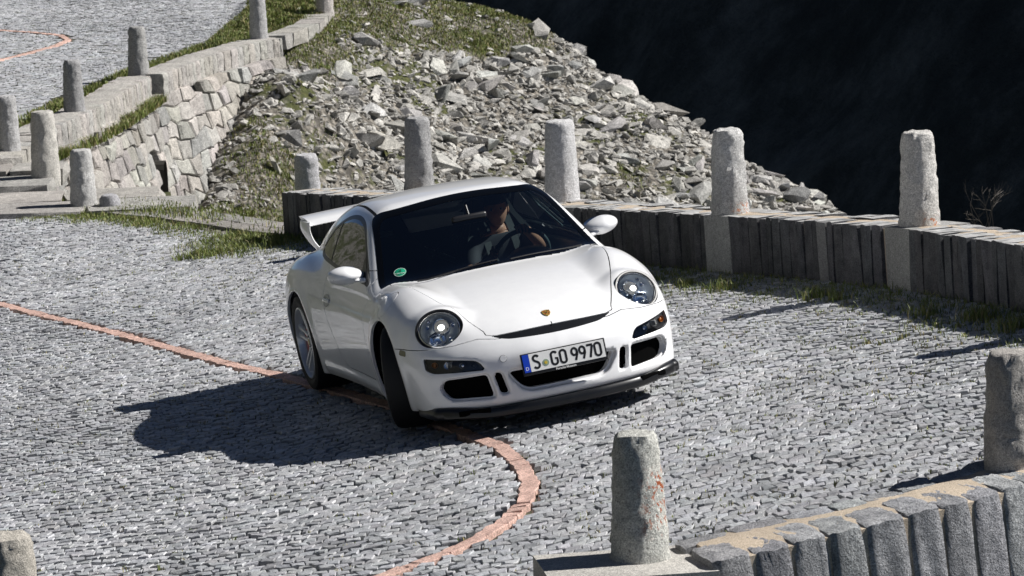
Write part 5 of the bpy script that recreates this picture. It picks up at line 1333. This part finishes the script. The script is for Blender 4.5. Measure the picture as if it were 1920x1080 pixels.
rear_wing()
# ---- door mirrors
def mirror(s):
    V, Q = surface_net(lambda x, y, z: MF(x, y, z), (-.95, .72-.0, .80), (-.55, 1.02, 1.05), .01) if False else (None, None)
    m = mk('door_mirror', parent=car)
    R = Matrix.Rotation(s*.10, 3, 'Z') @ Matrix.Rotation(-s*.05, 3, 'X')
    bm = bmesh.new(); bmesh.ops.create_uvsphere(bm, u_segments=32, v_segments=20, radius=1)
    for v in bm.verts:
        x, y, z = v.co
        if x < 0: x *= .35                       # flat at the glass side
        k = 1-.22*max(0, -y*1)                   # narrows toward the door
        z *= k*(1-.10*x); x *= 1-.1*abs(y)
        v.co = (x*.11, y*.118, z*.062+.012*y)
    bmesh.ops.transform(bm, matrix=Matrix.Translation((-.775, s*.862, .917)) @ (R @ Matrix.Diagonal((1, s, 1))).to_4x4(), verts=bm.verts)
    bmesh.ops.recalc_face_normals(bm, faces=bm.faces)
    part('mirror_shell', bm_mesh('mirror_shell', bm, M_PAINT, True), m)
    sweep_obj('mirror_arm', [(-.70, s*.715, .868), (-.715, s*.765, .876), (-.745, s*.83, .893), (-.765, s*.90, .905)], [(a*.05, b*.017) for a, b in [(math.cos(t*math.pi/5), math.sin(t*math.pi/5)) for t in range(10)]], M_PAINT, m, sharp=60)
    lathe('mirror_glass', [(.0, .0), (.9, 0), (1.0, .04)], M_CHROME, m, Matrix.Translation((-.815, s*.862, .917)) @ frame((-1, s*.1, 0)).to_4x4() @ Matrix.Diagonal((.105, .056, .1, 1)), 24)
    sweep_obj('mirror_seam', [(-.80, s*.74, .885), (-.755, s*.81, .884), (-.735, s*.88, .893), (-.75, s*.95, .912)], [(-.03, -.004), (.03, -.004), (.03, .0), (-.03, .0)], M_BLACK, m)
for s in (-1, 1): mirror(s)
# ---- door handle
def handle(s):
    dpar = next((d for d in door_objs if np.sign(sum(v.co.y for v in list(d.data.vertices)[:50])) == s), car)
    p = project(np.array([[-1.575, s*.86, .690]]), F_body, 4)[0]; n = grad_F(p[None], F_body)[0]; n /= np.linalg.norm(n)
    M = Matrix.Translation(p) @ frame(n).to_4x4()
    lathe('handle_cup', [(.0, -.002), (.7, .001), (.93, .0022), (1.0, .0014)], simple('handle_cup', (.42, .43, .45), .25, .3), dpar, M @ Matrix.Diagonal((.078, .044, 1, 1)), 28)
    bm = bmesh.new(); box_bm(bm, (.006, .0, .007), (.150, .022, .008), None, .0035); bmesh.ops.transform(bm, matrix=M, verts=bm.verts); part('door_handle', bm_mesh('door_handle', bm, M_PAINT, True), dpar)
for s in (-1, 1): handle(s)
# ---- wipers
for (a, b) in (((-.275, .10), (-.36, .60)), ((-.26, -.52), (-.30, .02))):
    P = [];
    for t in np.linspace(0, 1, 9):
        x, y = a[0]+(b[0]-a[0])*t, a[1]+(b[1]-a[1])*t
        q = project(np.array([[x, y, .875+.01*t]]), F_body, 5)[0]; nn = grad_F(q[None], F_body)[0]; nn /= np.linalg.norm(nn); P.append(q+nn*.014)
    tube('wiper', P, .0065, M_BLACK, car, 6)
# ---- cowl panel
# ---- environmental sticker, lower right corner of the screen (seen at left)
def sticker():
    p = project(np.array([[-.51, -.565, .885]]), F_body, 6)[0]; n = grad_F(p[None], F_body)[0]; n /= np.linalg.norm(n)
    M = Matrix.Translation(p+n*.0025) @ frame(n).to_4x4()
    st_ = lathe('windscreen_sticker', [(.0, .0008), (.040, .0008), (.041, 0)], simple('sticker_green', (.01, .30, .16), .4), car, M, 28)
    lathe('sticker_ring', [(.0365, .0014), (.0395, .0014)], simple('sticker_white', (.6, .7, .65), .4), st_, M, 28)
    text_mesh('4', .040, simple('sticker_print', (.02, .10, .06), .4), 'sticker_figure', st_, M @ Matrix.Translation((0, .012, .002)))
    text_mesh('S GO 9970', .0135, simple('sticker_white2', (.7, .75, .7), .4), 'sticker_text', st_, M @ Matrix.Translation((0, -.012, .002)))
sticker()
# ---- wheels
def wheel(x, s, R, wid, rimr, steer, ytrack):
    w = mk('wheel', parent=car); w.location = (x, s*ytrack, R); w.rotation_euler = (0, 0, steer)
    M = Matrix.Rotation(-s*math.pi/2, 4, 'X')     # local z -> outward y
    hw = wid/2
    lathe('tyre', [(rimr-.008, hw-.032), (rimr+.004, hw-.012), (rimr+.03, hw-.001), (R-.035, hw), (R-.012, hw-.010), (R-.003, hw-.028), (R, hw-.05), (R, -hw+.05), (R-.003, -hw+.028), (R-.012, -hw+.01), (R-.035, -hw), (rimr+.01, -hw+.004), (rimr-.008, -hw+.03)], M_RUB, w, M, 72, 30)
    bm = bmesh.new()                              # tread grooves as raised ribs edges
    for gy in (-.045, 0.0, .045):
        pass
    bm.free()
    rim = lathe('rim', [(rimr+.004, hw-.016), (rimr+.002, hw-.006), (rimr-.008, hw-.004), (rimr-.014, hw-.012), (rimr-.022, hw-.06), (rimr-.03, -hw+.02), (rimr-.006, -hw+.012)], M_SILV, w, M, 64, 35)
    f = hw-.030
    for k in range(5):
        for off in (-.30, .30):
            a = 2*math.pi*k/5+.35
            a1 = a+off*.45; a0 = a+off*.95
            pts = [((.045)*math.cos(a0), (.045)*math.sin(a0), f-.030), (.12*math.cos(a+off*.72), .12*math.sin(a+off*.72), f-.022), ((rimr-.03)*math.cos(a1), (rimr-.03)*math.sin(a1), f-.003), ((rimr-.012)*math.cos(a1), (rimr-.012)*math.sin(a1), f-.006)]
            pr_ = [[(-wd, -.022), (-wd, .004), (-wd*.55, .011), (wd*.55, .011), (wd, .004), (wd, -.022)] for wd in (.018, .0135, .014, .016)]
            V, Q, m = sweep(pts, pr_, True, (0, 0, 1)); bm = bmesh.new(); vs = [bm.verts.new(v) for v in V]
            for q in Q: bm.faces.new([vs[i] for i in q])
            bm.faces.new(vs[:m]); bm.faces.new(vs[-m:]); bmesh.ops.recalc_face_normals(bm, faces=bm.faces); bmesh.ops.transform(bm, matrix=M, verts=bm.verts)
            me = bm_mesh('spoke', bm, M_SILV, True); me.set_sharp_from_angle(angle=rad(45)); part('spoke', me, w)
    lathe('hub', [(.075, f-.055), (.072, f-.026), (.055, f-.018), (.034, f-.020), (.033, f-.012), (.028, f-.008), (0, f-.007)], M_SILV, w, M, 32, 35)
    lathe('center_cap', [(.024, f-.006), (.02, f-.0035), (0, f-.003)], simple('cap_gold', (.5, .38, .18), .35, .3), w, M, 20)
    for k in range(5):
        a = 2*math.pi*k/5; lathe('wheel_bolt', [(.011, -.012), (.011, .0), (.008, .003), (0, .003)], M_CHROME if False else M_GREYP, w, M @ Matrix.Translation((.052*math.cos(a), .052*math.sin(a), f-.016)), 8)
    lathe('brake_disc', [(.165, hw-.13), (.165, hw-.10), (.075, hw-.10), (.07, hw-.085), (0, hw-.085)], simple('disc_steel', (.22, .22, .23), .35, .8), w, M, 40, 35)
    bm = bmesh.new(); box_bm(bm, (-.13, 0, hw-.09), (.07, .16, .08), None, .012); bmesh.ops.transform(bm, matrix=M, verts=bm.verts); part('brake_caliper', bm_mesh('brake_caliper', bm, simple('caliper_red', (.35, .02, .01), .4), True), w)
    lathe('wheel_back', [(rimr-.03, -hw+.05), (0, -hw+.05)], M_DARK, w, M, 32)
    return w
STEER = -.36
wheel(-2.355, -1, .333, .305, .2445, 0, .742); wheel(-2.355, 1, .333, .305, .2445, 0, .742)
wheel(0, -1, .324, .235, .2445, STEER, .742); wheel(0, 1, .324, .235, .2445, STEER, .742)
# ------------------------------------------------------------------ cabin
def interior():
    bm = bmesh.new()
    # dashboard: top pad with binnacle hump, front face
    xs = [-.34, -.42, -.56, -.70, -.78, -.80, -.78]; n = 33; rows = []
    for j in range(n):
        y = -.70+1.40*j/(n-1); hump = math.exp(-((y-.37)/.15)**4)
        zz = [.790, .812, .818+.0*hump, .815+.052*hump, .800+.070*hump, .74+.05*hump, .58]
        rows.append([bm.verts.new((x-.05*hump*(k > 3)+.18*(y/.72)**2*(-.6), y, z-.05*(y/.72)**4)) for k, (x, z) in enumerate(zip(xs, zz))])
    for j in range(n-1):
        for k in range(len(xs)-1): bm.faces.new((rows[j][k], rows[j][k+1], rows[j+1][k+1], rows[j+1][k]))
    part('dashboard', bm_mesh('dashboard', bm, M_DASH, True), car)
    box('cabin_floor', (-1.6, 0, .24), (2.3, 1.40, .03), M_DASH, car, None, 0)
    box('rear_bulkhead', (-2.35, 0, .62), (.05, 1.1, .62), M_DASH, car, None, .01)
    # bucket seats
    for s in (-1, 1):
        st = mk('seat', parent=car)
        prof = lambda w, d: [(-w, -d), (-w*1.02, d*1.7), (-w*.82, d*1.6), (-w*.7, d*.2), (w*.7, d*.2), (w*.82, d*1.6), (w*1.02, d*1.7), (w, -d)]
        sweep_obj('seat_back', [(-1.50, s*.37, .34), (-1.60, s*.37, .60), (-1.66, s*.37, .82), (-1.72, s*.37, 1.00), (-1.745, s*.37, 1.13)], [prof(w, d) for w, d in ((.22, .07), (.245, .075), (.27, .065), (.17, .045), (.13, .035))], M_GREYP, st, up=(1, 0, .1), sharp=50)
        sweep_obj('seat_cushion', [(-.98, s*.37, .36), (-1.25, s*.37, .33), (-1.52, s*.37, .33)], [prof(.24, .06)]*3, M_DASH, st, up=(0, 0, 1), sharp=50)
        box('belt_slot', (-1.655, s*.37, 1.035), (.02, .13, .04), M_TEAL, st, Matrix.Rotation(.2, 3, 'Y'), .008)
    # steering wheel
    C_ = Vector((-1.0, .37, .800)); R = frame((-.90, 0, .44)); M = Matrix.Translation(C_) @ R.to_4x4()
    sw = mk('steering_wheel', parent=car)
    lathe('wheel_rim', [(.185+.0155*math.cos(a), .0155*math.sin(a)) for a in [t*2*math.pi/10 for t in range(11)]], simple('wheel_leather', (.09, .125, .13), .42), sw, M, 48, 60)
    lathe('wheel_boss', [(.062, -.02), (.060, .008), (.04, .016), (0, .018)], M_GREYP, sw, M, 24)
    for a in (-.25, math.pi+.25, -math.pi/2):
        p0 = M @ Vector((.05*math.cos(a), .05*math.sin(a), 0)); p1 = M @ Vector((.18*math.cos(a), .18*math.sin(a), 0)); tube('wheel_spoke', [p0, p1], .011, M_CHROME, sw, 8)
    tube('steering_column', [C_, C_+Vector((.3, 0, -.15))], .03, M_DASH, sw)
    # inside mirror
    im = mk('inside_mirror', parent=car)
    box('mirror_housing', (-.76, .0, 1.125), (.035, .235, .062), M_BLACK, im, None, .016)
    tube('mirror_stem', [(-.76, 0, 1.15), (-.80, 0, 1.21)], .008, M_BLACK, im)
    # roll cage
    rc = mk('roll_cage', parent=car)
    for s in (-1, 1):
        tube('cage_tube', round_poly([(-1.84, s*.60, .35), (-1.84, s*.59, .80), (-1.84, s*.52, 1.10), (-1.84, s*.36, 1.185), (-1.84, 0, 1.20)], 5, False), .021, M_TEAL, rc, 10, up=(1, 0, 0))
        tube('cage_tube', [(-1.84, s*.50, 1.12), (-2.30, s*.45, .95), (-2.6, s*.42, .72)], .021, M_TEAL, rc)
        tube('cage_tube', [(-1.84, s*.55, .5), (-1.84, -s*.48, 1.10)], .019, M_TEAL, rc, up=(1, 0, 0))
    # door cards with light upper edge and window channel
    for s in (-1, 1):
        box('door_card', (-1.2, s*.735, .58), (1.15, .03, .50), M_GREYP, car, None, .01)
        for k, (dz, r_) in enumerate(((0, .006), (.028, .0045), (.052, .007))):
            P = [(-1.36+.02*k, s*(.555-dz*.3), 1.185-dz*.2), (-1.08, s*(.585-dz*.4), 1.130-dz), (-.86, s*(.655-dz*.4), 1.00-dz)]
            tube('window_channel', P, r_, simple('channel_metal', (.42, .50, .50), .25, .8) if k != 2 else M_TEAL, car, 8)
    # shoulder belts
    for yy in (.27, .46):
        sweep_obj('seat_belt', [(-1.67, yy, 1.04), (-1.58, yy, 1.00), (-1.50, yy, .93), (-1.40, yy+.0, .78), (-1.36, .37, .55)], [(-.024, 0), (.024, 0), (.024, .004), (-.024, .004)], simple('belt_web', (.05, .06, .06), .6), car, up=(1, 0, .5))
interior()
# ------------------------------------------------------------------ driver
def skin_fig(name, pts, edges, mat, parent, sub=2, root=0):
    me = bpy.data.meshes.new(name); me.from_pydata([p[:3] for p in pts], edges, []); o = part(name, me, parent)
    md = o.modifiers.new('skin', 'SKIN'); me.skin_vertices[0].data
    for i, p in enumerate(pts):
        sv = me.skin_vertices[0].data[i]; r = p[3]; sv.radius = r if isinstance(r, tuple) else (r, r); sv.use_root = (i == root)
    md.use_smooth_shade = True; s = o.modifiers.new('sub', 'SUBSURF'); s.levels = sub; s.render_levels = sub
    dg = bpy.context.evaluated_depsgraph_get(); m2 = bpy.data.meshes.new_from_object(o.evaluated_get(dg)); o.modifiers.clear(); o.data = m2
    m2.materials.clear(); m2.materials.append(mat); m2.polygons.foreach_set('use_smooth', np.ones(len(m2.polygons), bool))
    return o
def driver():
    SK = simple('skin', (.60, .32, .21), .5); SH = simple('dark_shirt', (.035, .038, .045), .8); HA = simple('dark_hair', (.02, .014, .01), .6)
    d = mk('person', 'driver in a dark shirt gripping the steering wheel of the white car', 'person'); d.matrix_world = car.matrix_world.copy()
    y0 = .37
    pts = [(-1.50, y0, .45, (.15, .12)), (-1.53, y0, .60, (.14, .11)), (-1.55, y0, .76, (.165, .11)), (-1.545, y0, .865, (.15, .085)), (-1.53, y0, .925, .058), (-1.505, y0-.005, .985, .056),
           (-1.54, y0-.175, .855, .068), (-1.36, y0-.27, .70, .048), (-1.14, y0-.20, .77, .037), (-1.045, y0-.155, .845, .029),
           (-1.54, y0+.175, .855, .068), (-1.33, y0+.24, .79, .048), (-1.12, y0+.12, .905, .037), (-1.055, y0+.055, .965, .029)]
    ed = [(0, 1), (1, 2), (2, 3), (3, 4), (4, 5), (3, 6), (6, 7), (7, 8), (8, 9), (3, 10), (10, 11), (11, 12), (12, 13)]
    # legs
    pts += [(-1.30, y0-.10, .42, .085), (-.92, y0-.13, .55, .065), (-.62, y0-.12, .30, .045), (-1.30, y0+.10, .42, .085), (-.92, y0+.13, .55, .065), (-.62, y0+.12, .30, .045)]
    ed += [(0, 14), (14, 15), (15, 16), (0, 17), (17, 18), (18, 19)]
    body = skin_fig('body', pts, ed, SK, d, 2)
    # shirt: same torso a little fuller, sleeves to the elbow
    sp = [(p[0], p[1], p[2], tuple(q+.012 for q in p[3]) if isinstance(p[3], tuple) else p[3]+.012) for p in pts[:4]]+[(pts[4][0], pts[4][1], .905, .062)]
    sp += [(p[0], p[1], p[2], p[3]+.012) for p in (pts[6], pts[7], pts[10], pts[11])]
    skin_fig('shirt', sp, [(0, 1), (1, 2), (2, 3), (3, 4), (3, 5), (5, 6), (3, 7), (7, 8)], SH, d, 2)
    # head
    R = Matrix.Rotation(.10, 3, 'Y') @ Matrix.Rotation(-.25, 3, 'Z')
    bm = bmesh.new(); bmesh.ops.create_uvsphere(bm, u_segments=28, v_segments=22, radius=1)
    for v in bm.verts:
        x, y, z = v.co; w = .076*(1-.22*max(0, -z)); f = .098
        X = x*f*(1-.12*max(0, -z)); Y = y*w; Z = z*.122
        if x > .3:
            X += .020*math.exp(-((y/.16)**2+((z+.08)/.20)**2))                        # nose
            X -= .010*(math.exp(-(((abs(y)-.40)/.20)**2+((z-.12)/.14)**2)))            # eye sockets
            X += .006*math.exp(-((y/.35)**2+((z+.45)/.10)**2)); X -= .004*math.exp(-((y/.35)**2+((z+.56)/.05)**2))
            X += .008*math.exp(-((y/.30)**2+((z+.80)/.16)**2))                         # chin
        v.co = (X, Y, Z)
    C_ = Vector((-1.475, y0, 1.075)); bmesh.ops.transform(bm, matrix=Matrix.Translation(C_) @ R.to_4x4(), verts=bm.verts)
    part('head', bm_mesh('head', bm, SK, True), d)
    for s in (-1, 1):
        ellipsoid('ear', C_+R @ Vector((-.005, s*.077, -.005)), (.018, .009, .030), SK, d, R)
        ellipsoid('eye', C_+R @ Vector((.078, s*.031, .015)), (.012, .012, .011), simple('eye_white', (.5, .5, .48), .2), d, R, 12)
        ellipsoid('pupil', C_+R @ Vector((.0885, s*.031, .015)), (.003, .006, .006), HA, d, R, 10)
    bm = bmesh.new(); bmesh.ops.create_uvsphere(bm, u_segments=28, v_segments=18, radius=1)
    for v in list(bm.verts):
        x, y, z = v.co; v.co = (x*.106-.008, y*.084, z*.126+.006)
    bmesh.ops.delete(bm, geom=[f for f in bm.faces if (f.calc_center_median().z < .05 and f.calc_center_median().x > .02) or f.calc_center_median().z < -.06], context='FACES')
    bmesh.ops.transform(bm, matrix=Matrix.Translation(C_) @ R.to_4x4(), verts=bm.verts); part('hair', bm_mesh('hair', bm, HA, True), d)
    # hands closed on the rim
    Cw = Vector((-1.0, .37, .800)); Rw = frame((-.90, 0, .44)); 
    def hand(ang, wrist, name):
        # rim frame: e_r radial, e_t tangent, e_n normal (towards the driver)
        e_r = Rw @ Vector((math.cos(ang), math.sin(ang), 0)); e_t = Rw @ Vector((-math.sin(ang), math.cos(ang), 0)); e_n = Rw @ Vector((0, 0, 1))
        rc = Cw+e_r*.185; w = Vector(wrist)
        palm = rc+e_n*.034+e_r*.012
        P = [(*w, .026), (*(w*.45+palm*.55), (.030, .020)), (*palm, (.036, .018))]; E = [(0, 1), (1, 2)]
        o = skin_fig('hand', P, E, SK, d, 2)
        for k, L in enumerate((.92, 1.0, .95, .78)):
            t = e_t*(.033-.022*k); b = palm+t
            rr = .026
            pts_ = [(*(b), .0095), (*(rc+t*1.02+e_n*.024+e_r*.026*L), .0092), (*(rc+t*1.02-e_n*.002+e_r*.032*L), .0088), (*(rc+t-e_n*.026*L+e_r*.014), .0082), (*(rc+t-e_n*.028*L-e_r*.008), .0075)]
            skin_fig('finger', pts_, [(0, 1), (1, 2), (2, 3), (3, 4)], SK, o, 1)
        s_ = 1
        pts_ = [(*(palm-e_r*.012+e_t*.026), .012), (*(rc+e_t*.048+e_n*.022-e_r*.018), .0105), (*(rc+e_t*.058+e_n*.002-e_r*.027), .0092), (*(rc+e_t*.064-e_n*.014-e_r*.022), .0082)]
        skin_fig('thumb', pts_, [(0, 1), (1, 2), (2, 3)], SK, o, 1)
    up = None
    hand(math.pi/2+.0 if (Rw @ Vector((0, 1, 0))).z > 0 else -math.pi/2, (-1.055, y0+.055, .965), 'hand')
    # the other hand lower on the right-hand side of the rim
    best = min(np.linspace(0, 2*math.pi, 73), key=lambda a: ((Cw+Rw @ Vector((.185*math.cos(a), .185*math.sin(a), 0)))-Vector((-1.02, y0-.15, .86))).length)
    hand(best, (-1.045, y0-.155, .845), 'hand')
driver()
